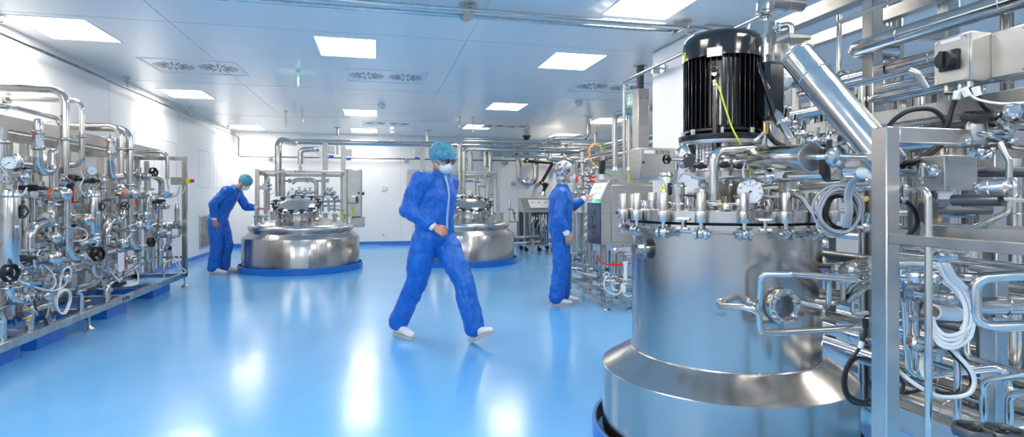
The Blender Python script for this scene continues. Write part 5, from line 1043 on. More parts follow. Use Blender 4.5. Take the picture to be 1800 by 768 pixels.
# ================================================================ THE PIPE RACK AT THE RIGHT
t = RK = thing('pipe_rack', 'dense rack of clad pipes, valves and beams behind the reactor at the right edge', 'pipe rack', (2.9,2.8,0))
def Yp(u0, v0, x, u1, r, m=STEEL, nm='pipe', t=None, n=18, seams=True):
    a = onx(u0, v0, x); b = onx(min(u1,1980), v0, x); e = V((x, b.y, a.z)); s_ = MB().cyl(a, e, r, n=n)
    if seams and r > .03:
        L = a.y-e.y; q = .25
        while q < L: s_.torus((x,a.y-q,a.z), (0,1,0), r, .0022, 24, 5); q += .55
    return s_.build(nm, m, t)
def Yb(u0, vt, x, u1, w, h, m=PLATE, nm='beam', t=None):
    a = onx(u0, vt, x); b = onx(min(u1,1980), vt, x); return MB().span((x,b.y,a.z-h), (x+w,a.y,a.z), .003).build(nm, m, t)
def Wp(pts, r, m=STEEL, nm='pipe', bend=None, n=14, t=None): return MB().tube([W(*q) for q in pts], r, bend, n=n).build(nm, m, t)
# beams
Yb(1362,37,2.9,1980,.1,.1,PLATE,t=t); Yb(1410,68,3.5,1980,.08,.09,PLATE,t=t); Yb(1385,224,2.75,1980,.07,.075,BRUSH,t=t); Yb(1400,235,3.3,1980,.06,.06,PLATE,t=t); Yb(1440,395,3.3,1980,.06,.06,PLATE,t=t); Yb(1460,285,3.0,1980,.05,.05,SATIN,t=t)
for x, y in ((2.92,4.4),(2.92,2.9),(2.92,1.9),(3.5,4.4),(3.5,2.9),(3.52,1.9)): MB().span((x,y-.04,.001), (x+.08,y+.04,ZC-.01 if y < 2 else 2.55), .004).build('post', BRUSH, t)
for y, z in ((2.9,1.0),(2.9,2.3),(1.9,1.0),(1.9,2.2),(4.4,1.6),(4.4,.5)): MB().span((2.935,y-.025,z), (3.55,y+.025,z+.06), .003).build('cross_beam', BRUSH, t)
# clad pipes along the room
Yp(1520,82,2.9,1980,.05,t=t); Yp(1450,150,3.05,1980,.045,t=t); Yp(1375,207,2.95,1980,.036,t=t); Yp(1405,190,3.3,1980,.035,t=t); Yp(1480,5,3.2,1980,.05,t=t)
Yp(1450,178,3.2,1980,.03,t=t); Yp(1420,255,3.1,1980,.03,PIPED,t=t); Yp(1520,262,3.0,1980,.045,t=t); Yp(1440,410,3.0,1980,.022,t=t); Yp(1455,370,3.2,1980,.02,t=t); Yp(1440,330,3.3,1980,.025,t=t)
Yp(1440,600,2.65,1980,.045,t=t); Yp(1448,575,2.95,1980,.04,t=t); Yp(1462,462,2.85,1980,.03,t=t); Yp(1450,450,2.45,1540,.035,DARKST,t=t); Yp(1440,520,3.1,1980,.03,PIPED,t=t); Yp(1440,545,3.25,1980,.04,t=t); Yp(1500,640,3.1,1980,.05,PIPED,t=t)
Yp(1465,157,2.6,1600,.016,t=t); Wp(((1600,124,2.62),(1612,128,2.6),(1628,155,2.6)),.016,t=t)
Yp(1470,40,2.8,1980,.012,SATIN,t=t)
p = onx(1520,82,2.9); MB().tube([p-V((0,.01,0)), p+V((0,.08,0)), p+V((0,.08,.0))+V((.3,0,0))], .05, .08, n=18).build('pipe_elbow', STEEL, t)
p = onx(1450,150,3.05); m_ = MB(); m_.tube([p, p+V((0,.08,0)), p+V((0,.08,-.5))], .045, .08, n=18); m_.build('pipe_elbow', STEEL, t)
p = onx(1482,138,3.05); m_ = MB(); m_.torus(p, (0,1,0), .05, .01, 24, 8); m_.build('pipe_clamp', CAST, t)
# verticals
for u, v0, v1, d, r, m in ((1475,27,260,4.0,.016,STEEL),(1545,-40,420,4.2,.06,STEEL),(1575,-40,300,4.4,.05,PIPED),(1592,150,768,3.9,.05,STEEL),(1622,150,768,3.6,.035,STEEL),(1606,250,768,3.3,.03,PIPED),(1650,150,768,3.8,.045,PIPED),(1678,-20,768,3.9,.03,STEEL),(1745,230,768,2.9,.068,PIPED),(1790,200,768,2.8,.06,STEEL),(1700,140,700,3.4,.03,PIPED),(1720,120,768,3.8,.04,STEEL),(1770,0,768,3.6,.035,PIPED),(1500,130,420,3.9,.03,STEEL),(1460,200,600,4.0,.035,PIPED),(1515,150,768,3.5,.02,STEEL),(1430,140,330,4.3,.025,STEEL),(1400,150,300,4.2,.03,SATIN),(1560,380,768,3.0,.025,STEEL),(1530,-20,300,4.8,.03,SATIN),(1640,350,768,3.1,.02,STEEL)):
    a, b = W(u,v0,d), W(u,v1,d); b.z = max(b.z,.02); a.z = min(a.z, ZC-.02); s_ = MB().cyl(b, a, r, n=18)
    if r > .03:
        z = b.z+.2
        while z < a.z: s_.torus((a.x,a.y,z), (0,0,1), r, .002, 20, 5); z += .45
    s_.build('vertical_pipe', m, t)
# domed condenser behind the motor with elbow
a, b = W(1339,200,3.75), W(1339,40,3.75); h = b.z-a.z; MB().lathe([(.05,-.05),(.088,0),(.09,.02),(.09,h-.03),(.08,h-.01),(.05,h),(.0,h+.003)], a, n=36).build('condenser', STEEL, t)
q = W(1345,30,3.75); m_ = MB(); m_.cyl(V((q.x,q.y,b.z-.01)), q+V((0,0,.02)), .022, n=16); m_.torus(q+V((0,0,.0)), (0,0,1), .03, .01, 20, 6); m_.build('neck', CAST, t)
e = q+V((0,0,.02)); m_ = MB(); m_.tube([e, e+V((0,0,.09)), e+V((.28,.0,.09))], .055, .085, n=22); m_.build('clad_elbow', STEEL, t)
m_ = MB(); m_.torus(e+V((0,0,.015)), (0,0,1), .055, .006, 24, 6); m_.torus(e+V((.16,0,.09)), (1,0,0), .055, .004, 24, 6); m_.build('cladding_seam', CAST, t)
Wp(((1358,50,3.6),(1372,46,3.58),(1391,42,3.55),(1392,90,3.55)),.02,bend=.04,t=t); clamp(W(1367,48,3.58),(1,-.3,0),.02,t); MB().box(W(1395,68,3.5),(.16,.12,.03),None,.006).build('bracket',SATIN,t); MB().box(W(1385,105,3.7),(.2,.14,.2),None,.006).build('junction_box',PLATE,t)
m_ = MB(); p = W(1370,138,3.3); m_.lathe([(.05,-.06),(.075,-.04),(.08,0),(.075,.02),(.05,.03)], p, (-.5,-.8,0), 28); m_.cyl(p, p+V((.3,.1,0)), .04, n=18); m_.build('flanged_valve', CAST, t)
Wp(((1405,160,3.5),(1408,168,3.5),(1440,160,3.3)),.02,t=t)
# diagonal clad cylinder
A_, B_ = W(1400,97,2.3), W(1562,290,1.98); ax = (B_-A_).normalized(); L = (B_-A_).length
o = MB().lathe([(0,-.003),(.058,-.002),(.062,.002),(.062,L-.002),(.06,L),(0,L)], A_, ax, 40).build('diagonal_clad_pipe', STEEL, t); m_ = MB()
for f in (.02,.22*1.0): m_.torus(A_+ax*(L*f), ax, .0625, .003, 40, 6)
m_.build('cladding_seam', CAST, o)
# slanted sampling valve by the terminal box
a, b = W(1362,200,2.85), W(1394,248,2.7); m_ = MB(); ax = (b-a).normalized(); m_.lathe([(.018,-.01),(.026,0),(.028,.02),(.028,.08),(.02,.09),(.02,.16),(.016,.2)], a, ax, 24); m_.build('sampling_valve', STEEL, t)
for u, v, d, r in ((1380,215,3.0,.035),(1395,225,3.1,.03),(1372,190,3.1,.035),(1410,236,3.0,.03),(1432,248,2.9,.03),(1455,245,3,.03),(1475,240,3,.03),(1495,246,2.9,.03),(1408,268,2.9,.03),(1395,290,3.1,.03),(1510,330,2.8,.03),(1500,350,3.0,.04),(1520,400,2.8,.03)):
    q = W(u,v,d); m_ = MB(); m_.ball(q, r, 14, (1.2,.9,.9)); m_.cyl(q-V((.06,0,0)), q+V((.06,0,0)), r*.5, n=10); m_.cyl(q, q+V((0,-.02,.07)), r*.4, n=8); m_.build('valve', CAST, t)
for u, v in ((1486,246),(1466,250),(1506,350),(1515,352),(1478,318),(1455,256)): q = W(u,v,2.6); MB().cyl(q, q+V((.03,0,.01)), .012, n=6).build('brass_fitting', BRASS, t)
# polished ball actuator right of the vessel
actuator(W(1515,478,2.2), (W(1472,475,2.35)-W(1515,478,2.2)), .035, .16, t); clamp(W(1518,482,2.15),(.8,-.6,0),.025,t)
for v in (470,482,495,505): MB().cyl(W(1512,v,2.15), W(1532,v-2,2.05), .011, n=10).build('fitting', CAST, t)
# cable with black plug
MB().cyl(W(1521,560,2.1), W(1521,577,2.1), .012, .009, n=12).build('black_plug', BLACK, t); MB().curve([W(u,v,2.1) for u, v in ((1521,577),(1517,600),(1505,620),(1490,640),(1482,665),(1485,690),(1500,708),(1530,712))], .006, n=8).build('black_cable', BLACK, t); MB().cyl(W(1515,600,2.1), W(1512,612,2.1), .009, n=10).build('white_sleeve', WHITEP, t)
MB().curve([W(u,v,2.1) for u, v in ((1530,632),(1505,630),(1488,655),(1490,690),(1512,705),(1530,702))], .006, n=8).build('black_cable', BLACK, t)
# white sign with letters, far behind
p = W(1512,530,5.0); MB().box(p, (.5,.02,.09), None, .004).build('white_nameboard', WHITEP, t); text('IEQ', .085, basis(p+V((.0,-.012,0)), (1,0,0), (0,0,1)), INK, t)
# ================================================================ FRAME WITH SWITCH BOX AT THE FAR RIGHT, NEAREST THE CAMERA
t = FR = thing('valve_frame', 'square steel frame nearest the camera at right, carrying switch boxes, valves and white hoses', 'steel frame', (1.6,1.5,0))
x0, y0 = 1.565, 1.48; zt = 1.527
MB().span((x0,y0,.001), (x0+.052,y0+.06,zt), .003).build('post', SATIN, t)
MB().span((x0+.052,y0,zt-.05), (3.0,y0+.05,zt), .003).build('top_beam', SATIN, t)
MB().span((x0+.005,.35,1.156), (x0+.04,y0,1.186), .002).build('side_beam', SATIN, t)
MB().span((2.9,y0,.001), (2.95,y0+.05,zt), .003).build('post', SATIN, t)
tr = MB(); z = 1.175; tr.span((1.72,.45,z), (2.0,1.5,z+.003)); tr.span((1.72,.45,z), (1.723,1.5,z+.035)); tr.span((1.997,.45,z), (2.0,1.5,z+.035)); tr.build('drip_tray', SATIN, t)
# floor-level beam
Yb(1560,706,1.9,1980,.07,.09,SATIN,'lower_beam',t)
# isolator boxes
def ibox(x, y, z0, z1, wx, wy, nm):
    o = MB().span((x,y,z0), (x+wx,y+wy,z1), .004).build(nm, PLATE, t); MB().span((x-.006,y+.004,z0+.004), (x-.0005,y+wy-.004,z1-.004), .002).build('cover', PLATE, o)
    sc = MB()
    for yy in (y+.014, y+wy-.014):
        for zz in (z0+.014, z1-.014): sc.cyl((x-.009,yy,zz), (x-.006,yy,zz), .0045, n=10)
    sc.build('screws', CAST, o); return o
bx = ibox(1.93,1.50,1.695,1.86,.09,.13,'isolator_box')
c = V((1.924,1.568,1.775)); rs = MB(); rs.box(c-V((.006,0,0)), (.012,.07,.07), None, .004); rs.cyl(c-V((.012,0,0)), c-V((.034,0,0)), .034, .03, n=24); rs.bar(c+V((-.04,0,-.03)), c+V((-.04,0,.03)), .014, .014, .003, up=(1,0,0)); rs.build('rotary_switch', BLACK, bx)
MB().span((1.9225,1.53,1.838), (1.9239,1.60,1.85)).build('label', PAPER, bx)
ibox(2.02,1.385,1.70,1.86,.1,.12,'isolator_box')
for yy, xx in ((1.52,1.95),(1.60,1.95),(1.56,1.96)): MB().cyl((xx,yy,1.67), (xx,yy,1.697), .011, n=12).build('cable_gland', CAST, t)
cb = lambda pts, c, r, nm='cable': MB().curve([V(q) if isinstance(q, V) else W(*q) for q in pts], r, n=8).build(nm, c, t)
cb([V((1.95,1.60,1.67)),(1681,165,1.93),(1674,190,1.94),(1666,220,1.95),(1660,245,1.98)], BLACK, .0085); cb([V((1.95,1.52,1.67)),(1716,160,1.88),(1728,185,1.88),(1748,200,1.88),(1775,215,1.86)], BLACK, .0085); cb([V((1.96,1.56,1.67)),(1696,160,1.88),(1720,175,1.85),(1760,182,1.8),(1810,180,1.75)], HOSEM, .004)
for a, b in (((1683,160,1.91),(1681,175,1.91)),((1714,153,1.86),(1719,168,1.86)),((1694,155,1.87),(1701,168,1.87))): MB().cyl(W(*a), W(*b), .011, n=12).build('cable_label', WHITEP, t)
cb([(1562,222,2.2),(1575,208,2.2),(1600,194,2.2),(1635,192,2.2),(1655,205,2.2),(1665,225,2.2)], BLACK, .009); cb([(1577,285,2.1),(1610,282,2.1),(1640,262,2.1),(1655,250,2.1)], BLACK, .009); cb([(1577,290,2.12),(1615,284,2.12),(1645,264,2.12),(1658,250,2.12)], BLACK, .009); cb([(1577,352,2.2),(1597,358,2.2),(1611,378,2.2),(1611,398,2.2),(1595,415,2.2)], BLACK, .009); cb([(1675,232,2.0),(1690,240,2.0),(1720,238,2.0)], BLACK, .008)
cb([(1435,345,2.6),(1525,385,2.2),(1522,410,2.2),(1530,418,2.1)], BLACK, .007) if False else None
# handwheel valve on the top beam
p = W(1718,212,1.88); handwheel(p, (-.15,-.25,1), .045, t); m_ = MB(); m_.lathe([(.03,-.06),(.03,-.02),(.022,0)], p, (-.15,-.25,1), 20); m_.build('bonnet', SATIN, t); MB().box(W(1736,236,1.88), (.1,.1,.018), Matrix.Rotation(.25,3,'X'), .006).build('valve_flange', CAST, t)
actuator(W(1760,218,1.85), (W(1790,185,1.72)-W(1760,218,1.85)), .026, .12, t); clamp(W(1765,216,1.84), (.3,-.6,.6), .026, t)
for q in ((1700,248),(1722,266),(1745,262),(1764,238),(1775,250),(1738,272)): m_ = MB(); c = W(*q,1.88); m_.ball(c, .016, 12); m_.cyl(c-V((.03,0,.01)), c+V((.03,0,.01)), .008, n=8); m_.build('wing_nut', CAST, t)
Wp(((1757,250,1.86),(1774,283,1.84),(1774,372,1.84),(1712,400,1.95)),.0095,bend=.03,t=t); Wp(((1712,275,1.95),(1735,250,1.9),(1765,255,1.88),(1810,262,1.8)),.012,bend=.03,t=t); Wp(((1765,218,1.84),(1810,215,1.7)),.012,t=t)
# junction box with pipes
o = MB().span((1.94,1.60,1.326), (2.09,1.72,1.452), .004).build('junction_box', PLATE, t); m_ = MB()
for zz in (1.34,1.438): m_.cyl((1.955,1.597,zz), (1.955,1.601,zz), .005, n=10)
m_.build('screws', CAST, o); MB().lathe([(.022,-.035),(.022,-.012),(.027,-.01),(.027,0)], W(1662,333,2.05), n=20).build('white_gland', WHITEP, t)
Wp(((1560,302,2.2),(1640,300,2.0)),.021,t=t); m_ = MB(); m_.ball(W(1642,300,1.99), .024, 16); m_.build('ball_joint', CAST, t); clamp(W(1622,301,2.04),(.6,-.8,0),.02,t); Wp(((1722,302,2.15),(1900,302,1.9)),.02,DARKST,t=t)
# reducer cylinder under the box
MB().cyl(W(1672,262,2.2), W(1672,275,2.2), .055, n=28).build('vessel_bottom', STEEL, t)
# actuator with red dot
a, b = W(1790,328,1.74), W(1712,331,1.83); actuator(a, (b-a), .026, (b-a).length, t, cap=RED); MB().box(W(1782,329,1.75), (.03,.03,.058), None, .006).build('valve_flange', CAST, t); Wp(((1675,352,2.0),(1765,352,1.86)),.02,DARKST,t=t,nm='dark_bar'); Wp(((1755,352,1.84),(1765,350,1.83)),.01,BLACK,t=t,nm='black_tip'); cb([(1765,350,1.83),(1785,352,1.8),(1812,352,1.75)], HOSEM, .006)
# handwheel clamp block mid frame
p = W(1632,370,2.15); m_ = MB(); m_.lathe([(.03,-.03),(.055,-.012),(.055,.012),(.03,.03)], p, (.6,-.8,0), 8); m_.cyl(p, p+V((.22,-.06,0)), .014, n=12); m_.build('heavy_clamp', DARKST, t)
for q in ((1618,352),(1644,386)): MB().cyl(W(*q,2.1), W(q[0]+8,q[1],2.08), .01, n=6).build('brass_nut', BRASS, t)
# thin vertical tube in front
Wp(((1560,333,1.95),(1632,333,1.72),(1632,800,1.72)),.0105,bend=.03,t=t,nm='front_tube'); clamp(W(1588,333,1.85),(.7,-.7,0),.012,t)
Wp(((1640,608,2.0),(1683,616,1.78),(1683,800,1.78)),.0105,bend=.03,t=t,nm='front_tube')
Wp(((1830,655,1.6),(1729,670,1.72),(1729,760,1.72)),.0105,bend=.03,t=t,nm='front_tube'); Wp(((1830,686,1.6),(1774,694,1.68),(1774,765,1.68)),.0105,bend=.03,t=t,nm='front_tube')
# looped pipes at right edge
Wp(((1850,480,1.62),(1714,490,1.72),(1714,576,1.72),(1850,570,1.62)),.0165,bend=.04,t=t,nm='looped_pipe',n=18); Wp(((1718,538,2.1),(1900,534,1.9)),.032,t=t); MB().torus(W(1772,537,2.03),(.8,-.6,0),.034,.003,24,6).build('clip',CAST,t)
Wp(((1590,530,1.95),(1598,664,1.95),(1770,645,1.85),(1772,690,1.85),(1850,722,1.7)),.0115,bend=.035,t=t,nm='looped_pipe'); Wp(((1700,560,2.1),(1700,628,2.05),(1850,670,1.8)),.0105,bend=.03,t=t); Wp(((1560,565,2.3),(1700,558,2.1)),.016,DARKST,t=t)
# actuators below
for a, b, r, cp in (((1580,487,2.0),(1657,488,1.85),.027,RED),((1603,515,2.0),(1683,525,1.85),.024,None),((1642,616,2.0),(1601,600,1.85),.024,RED)):
    P, Q = W(*a), W(*b); actuator(P, Q-P, r, (Q-P).length, t, cap=cp); MB().box(P, (.03,.05,.07), None, .006).build('valve_flange', CAST, t)
Wp(((1604,530,1.98),(1604,660,1.98)),.018,t=t); Wp(((1560,560,2.1),(1602,558,1.95)),.012,t=t); m_ = MB(); m_.ball(W(1600,558,1.95), .018, 14); m_.build('ball_joint', CAST, t)
o = MB().cyl(W(1640,548,1.85), W(1682,552,1.95), .025, n=24).build('white_gland', WHITEP, t); MB().cyl(W(1638,547,1.845), W(1641,548,1.85), .018, n=20).build('dark_opening', DARKST, o)
for j, off in enumerate(((0,0),(9,-8),(-9,8),(4,14))):
    du, dv = off; cb([(1656+du,462,1.75),(1672+du,490,1.74),(1694+du,512,1.73),(1707+du,545,1.72),(1703+du,575+dv,1.72),(1684,595+dv,1.72),(1660,596+dv,1.73),(1644,580+dv,1.75),(1640,558,1.78)], HOSEM, .006, 'white_hose')
cb([(1577,463,1.9),(1620,464,1.8),(1650,472,1.76),(1680,488,1.74),(1700,508,1.72)], HOSEM, .006, 'white_hose'); cb([(1658,496,1.85),(1675,508,1.78),(1693,530,1.75),(1698,560,1.74),(1690,580,1.74)], HOSEM, .006, 'white_hose')
cb([(1658,598,1.76),(1684,625,1.74),(1706,650,1.73),(1713,672,1.73),(1705,690,1.73),(1685,697,1.74),(1650,696,1.76),(1610,676,1.8),(1575,648,1.85)], HOSEM, .0065, 'white_hose'); cb([(1655,600,1.78),(1680,628,1.76),(1703,652,1.75),(1708,672,1.75),(1700,686,1.75),(1680,692,1.76),(1645,690,1.78)], BLACK, .006)
cb([(1622,625,1.9),(1620,650,1.85),(1630,668,1.82)], HOSEM, .007, 'white_hose'); cb([(1575,655,1.95),(1588,675,1.95),(1585,690,1.95),(1600,690,1.95),(1625,683,1.9)], BLACK, .006)
# valve pot under the tray
q = W(1700,478,2.1); m_ = MB(); m_.lathe([(.035,0),(.035,.02),(.045,.03),(.045,.12),(0,.12)], q, n=28); m_.box(q-V((0,0,.01)), (.14,.1,.015), None, .004); m_.build('pump_pot', STEEL, t)
Yp(1575,690,2.3,1715,.05,t=t); e = onx(1715,690,2.3); b_ = onx(1575,690,2.3); MB().tube([V((2.3,e.y+.02,b_.z)), V((2.3,e.y-.1,b_.z)), V((2.6,e.y-.1,b_.z))], .05, .09, n=20).build('clad_elbow', STEEL, t)
Yp(1540,672,2.55,1980,.045,PIPED,t=t); Yp(1575,432,1.9,1700,.01,t=t); Yp(1575,445,2.0,1980,.012,t=t); Yp(1575,455,2.1,1980,.012,SATIN,t=t); Yp(1620,395,2.3,1760,.012,t=t)
for u, v, d in ((1610,500,1.95),(1590,470,2.0),(1650,452,2.0),(1640,470,1.9),(1760,560,2.1),(1712,768,1.62),(1762,772,1.6)):
    q = W(u,v,d)
    if v > 700: handwheel(q, (0,0,1), .05, t, m=DARKST)
    else: m_ = MB(); m_.ball(q, .022, 12); m_.cyl(q-V((.05,0,0)), q+V((.05,-.02,0)), .012, n=8); m_.build('fitting', CAST, t)
MB().span((2.3,1.7,1.06), (2.36,1.76,1.5), .003).build('square_tube', SATIN, t); MB().span((2.2,1.62,.0015), (2.26,1.68,1.2), .003).build('square_tube', BRUSH, t)
# ================================================================ PEOPLE
def loft(mb, secs, n=20):
    """secs: (centre, axis u, ru, axis v, rv); closed ends"""
    vs = []; fs = []
    for c, u, ru, v, rv in secs:
        for i in range(n): t_ = 2*PI*i/n; vs.append(V(c)+V(u)*(math.cos(t_)*ru)+V(v)*(math.sin(t_)*rv))
    m = len(secs)
    for j in range(m-1):
        for i in range(n): fs.append((j*n+i, j*n+(i+1) % n, (j+1)*n+(i+1) % n, (j+1)*n+i))
    fs += [tuple(range(n))[::-1], tuple(range((m-1)*n, m*n))]
    return mb.add(vs, fs)
def chain(mb, pts, rs, n=16):
    for i, (p, r) in enumerate(zip(pts, rs)): mb.ball(p, r, n)
    for i in range(len(pts)-1): mb.cyl(pts[i], pts[i+1], rs[i]*.995, rs[i+1]*.995, n)
def bake(mb, name, m, parent, voxel, smooth=4, disp=0., dsize=.12, seed=0):
    me = bpy.data.meshes.new('tmp'); me.from_pydata(mb.v, [], mb.f); me.update()
    bm = bmesh.new(); bm.from_mesh(me); bmesh.ops.recalc_face_normals(bm, faces=bm.faces); bm.to_mesh(me); bm.free()
    o = bpy.data.objects.new('tmp', me); COL.objects.link(o)
    r = o.modifiers.new('r', 'REMESH'); r.mode = 'VOXEL'; r.voxel_size = voxel
    s = o.modifiers.new('s', 'SMOOTH'); s.iterations = smooth; s.factor = .5
    if disp:
        for k_, (sz, st) in enumerate(((dsize, disp), (dsize*.42, disp*.55))):
            tx = bpy.data.textures.new('fold', 'CLOUDS'); tx.noise_scale = sz; tx.noise_depth = 1; tx.noise_type = 'SOFT_NOISE'
            d = o.modifiers.new('d', 'DISPLACE'); d.texture = tx; d.strength = st; d.mid_level = .5; d.texture_coords = 'LOCAL'
        s2 = o.modifiers.new('s2', 'SMOOTH'); s2.iterations = 2; s2.factor = .5
    bpy.context.view_layer.update(); dg = bpy.context.evaluated_depsgraph_get()
    me2 = bpy.data.meshes.new_from_object(o.evaluated_get(dg)); bpy.data.objects.remove(o)
    me2.materials.clear(); me2.materials.append(m); me2.polygons.foreach_set('use_smooth', [True]*len(me2.polygons)); me2.name = name
    q = bpy.data.objects.new(name, me2); COL.objects.link(q); q.parent = parent; return q
def hand(mb, w, d, nrm, side, curl=.5, point=False, s=1.):
    """w wrist, d towards fingers, nrm back of hand, side = thumb side"""
    d = V(d).normalized(); nrm = (V(nrm)-d*V(nrm).dot(d)).normalized(); sd = d.cross(nrm).normalized()
    if sd.dot(V(side)) < 0: sd = -sd
    R = Matrix((d, sd, nrm)).transposed()
    mb.ball(w+d*.048*s, .048*s, 14, (1.0,.86,.38), R); mb.ball(w+d*.02*s+sd*.02*s, .026*s, 12, (1.2,.9,.7), R); chain(mb, [w-d*.03*s, w+d*.015*s], [.027*s,.026*s], 12)
    for i, (off, L) in enumerate(((.030,.072),(.010,.080),(-.011,.074),(-.030,.058))):
        a = w+d*.086*s+sd*off*s; cu = curl*(1+.12*i)
        if point and i == 0: cu = .06
        elif point: cu = 1.25
        p = a; ang = 0
        pts = [a-d*.02*s, a]; rs = [.0105*s,.0098*s]
        for j, f in enumerate((.45,.31,.24)):
            ang += cu*(.75 if j == 0 else .85); dd = d*math.cos(ang)-nrm*math.sin(ang); p = p+dd*L*f*s; pts.append(p); rs.append((.0092-.0009*j)*s)
        chain(mb, pts, rs, 10)
    a = w+d*.025*s+sd*.03*s; p1 = a+(d*.75+sd*.6-nrm*.25).normalized()*.04*s; p2 = p1+(d*.9+sd*.15-nrm*.4*curl).normalized()*.032*s; p3 = p2+(d*.95-sd*.1*curl-nrm*.4*curl).normalized()*.024*s
    chain(mb, [a-sd*.012*s,a,p1,p2,p3], [.015*s,.0145*s,.0125*s,.011*s,.009*s], 10)
def head(mb, c, f, u):
    f = V(f).normalized(); u = (V(u)-f*V(u).dot(f)).normalized(); l = u.cross(f); R = Matrix((f, l, u)).transposed()
    P = lambda a, b, c_: c+f*a+l*b+u*c_
    mb.ball(P(-.012,0,.03), .1, 22, (.97,.76,.9), R); mb.ball(P(.03,0,-.03), .075, 20, (.78,.76,1.0), R); mb.ball(P(.048,0,-.078), .036, 14, (.95,1.1,.75), R)
    chain(mb, [P(.045,0,-.085),P(-.005,.052,-.06),P(-.02,.058,-.03)], [.026,.024,.022], 10); chain(mb, [P(.045,0,-.085),P(-.005,-.052,-.06),P(-.02,-.058,-.03)], [.026,.024,.022], 10)
    chain(mb, [P(.082,0,.02),P(.098,0,-.005),P(.106,0,-.022)], [.009,.012,.014], 10); mb.ball(P(.095,.011,-.026), .009, 8); mb.ball(P(.095,-.011,-.026), .009, 8)
    for s in (1,-1):
        mb.ball(P(.066,.045*s,-.012), .022, 12, (.7,1,.8), R); mb.ball(P(.072,.032*s,.034), .018, 12, (.8,1.3,.5), R); mb.ball(P(.074,.031*s,.016), .0125, 12)
        mb.ball(P(-.008,.078*s,-.002), .03, 12, (.6,.28,1.05), R)
    mb.ball(P(.087,0,-.052), .016, 12, (.6,1.5,.35), R); mb.ball(P(.086,0,-.062), .015, 12, (.6,1.35,.4), R)
    return R, P
def shoe(t, h, d, pitch=0., s=1.):
    """h heel ground contact, d toe direction on the ground, pitch raises the toe"""
    d = V(d).normalized(); l = V((0,0,1)).cross(d); Rp = Matrix.Rotation(-pitch, 3, l); D = Rp @ d; U = Rp @ V((0,0,1))
    P = lambda a, b, c: h+D*(a*s)+l*(b*s)+U*(c*s)
    prof = [(-.0,.022),(.02,.033),(.07,.034),(.12,.035),(.17,.045),(.215,.046),(.25,.036),(.272,.016)]
    m1 = MB(); ring = [P(a,b,.0) for a, b in prof]+[P(a,-b,0) for a, b in prof[::-1]]; m1.prism(ring, (0,0,0), U*.024*s)
    m2 = MB(); hts = [.05,.085,.092,.085,.066,.052,.042,.03]
    loft(m2, [(P(a,0,.022+hh/2-.004), l, (b-.003)*s, U, hh/2*s) for (a, b), hh in zip(prof, hts)], 16)
    chain(m2, [P(.055,0,.07),P(.05,0,.12)], [.036*s,.038*s], 14)
    o = bake(m2, 'shoe', SHOE, t, .005, 5); m1.build('sole', SOLE, o); return o
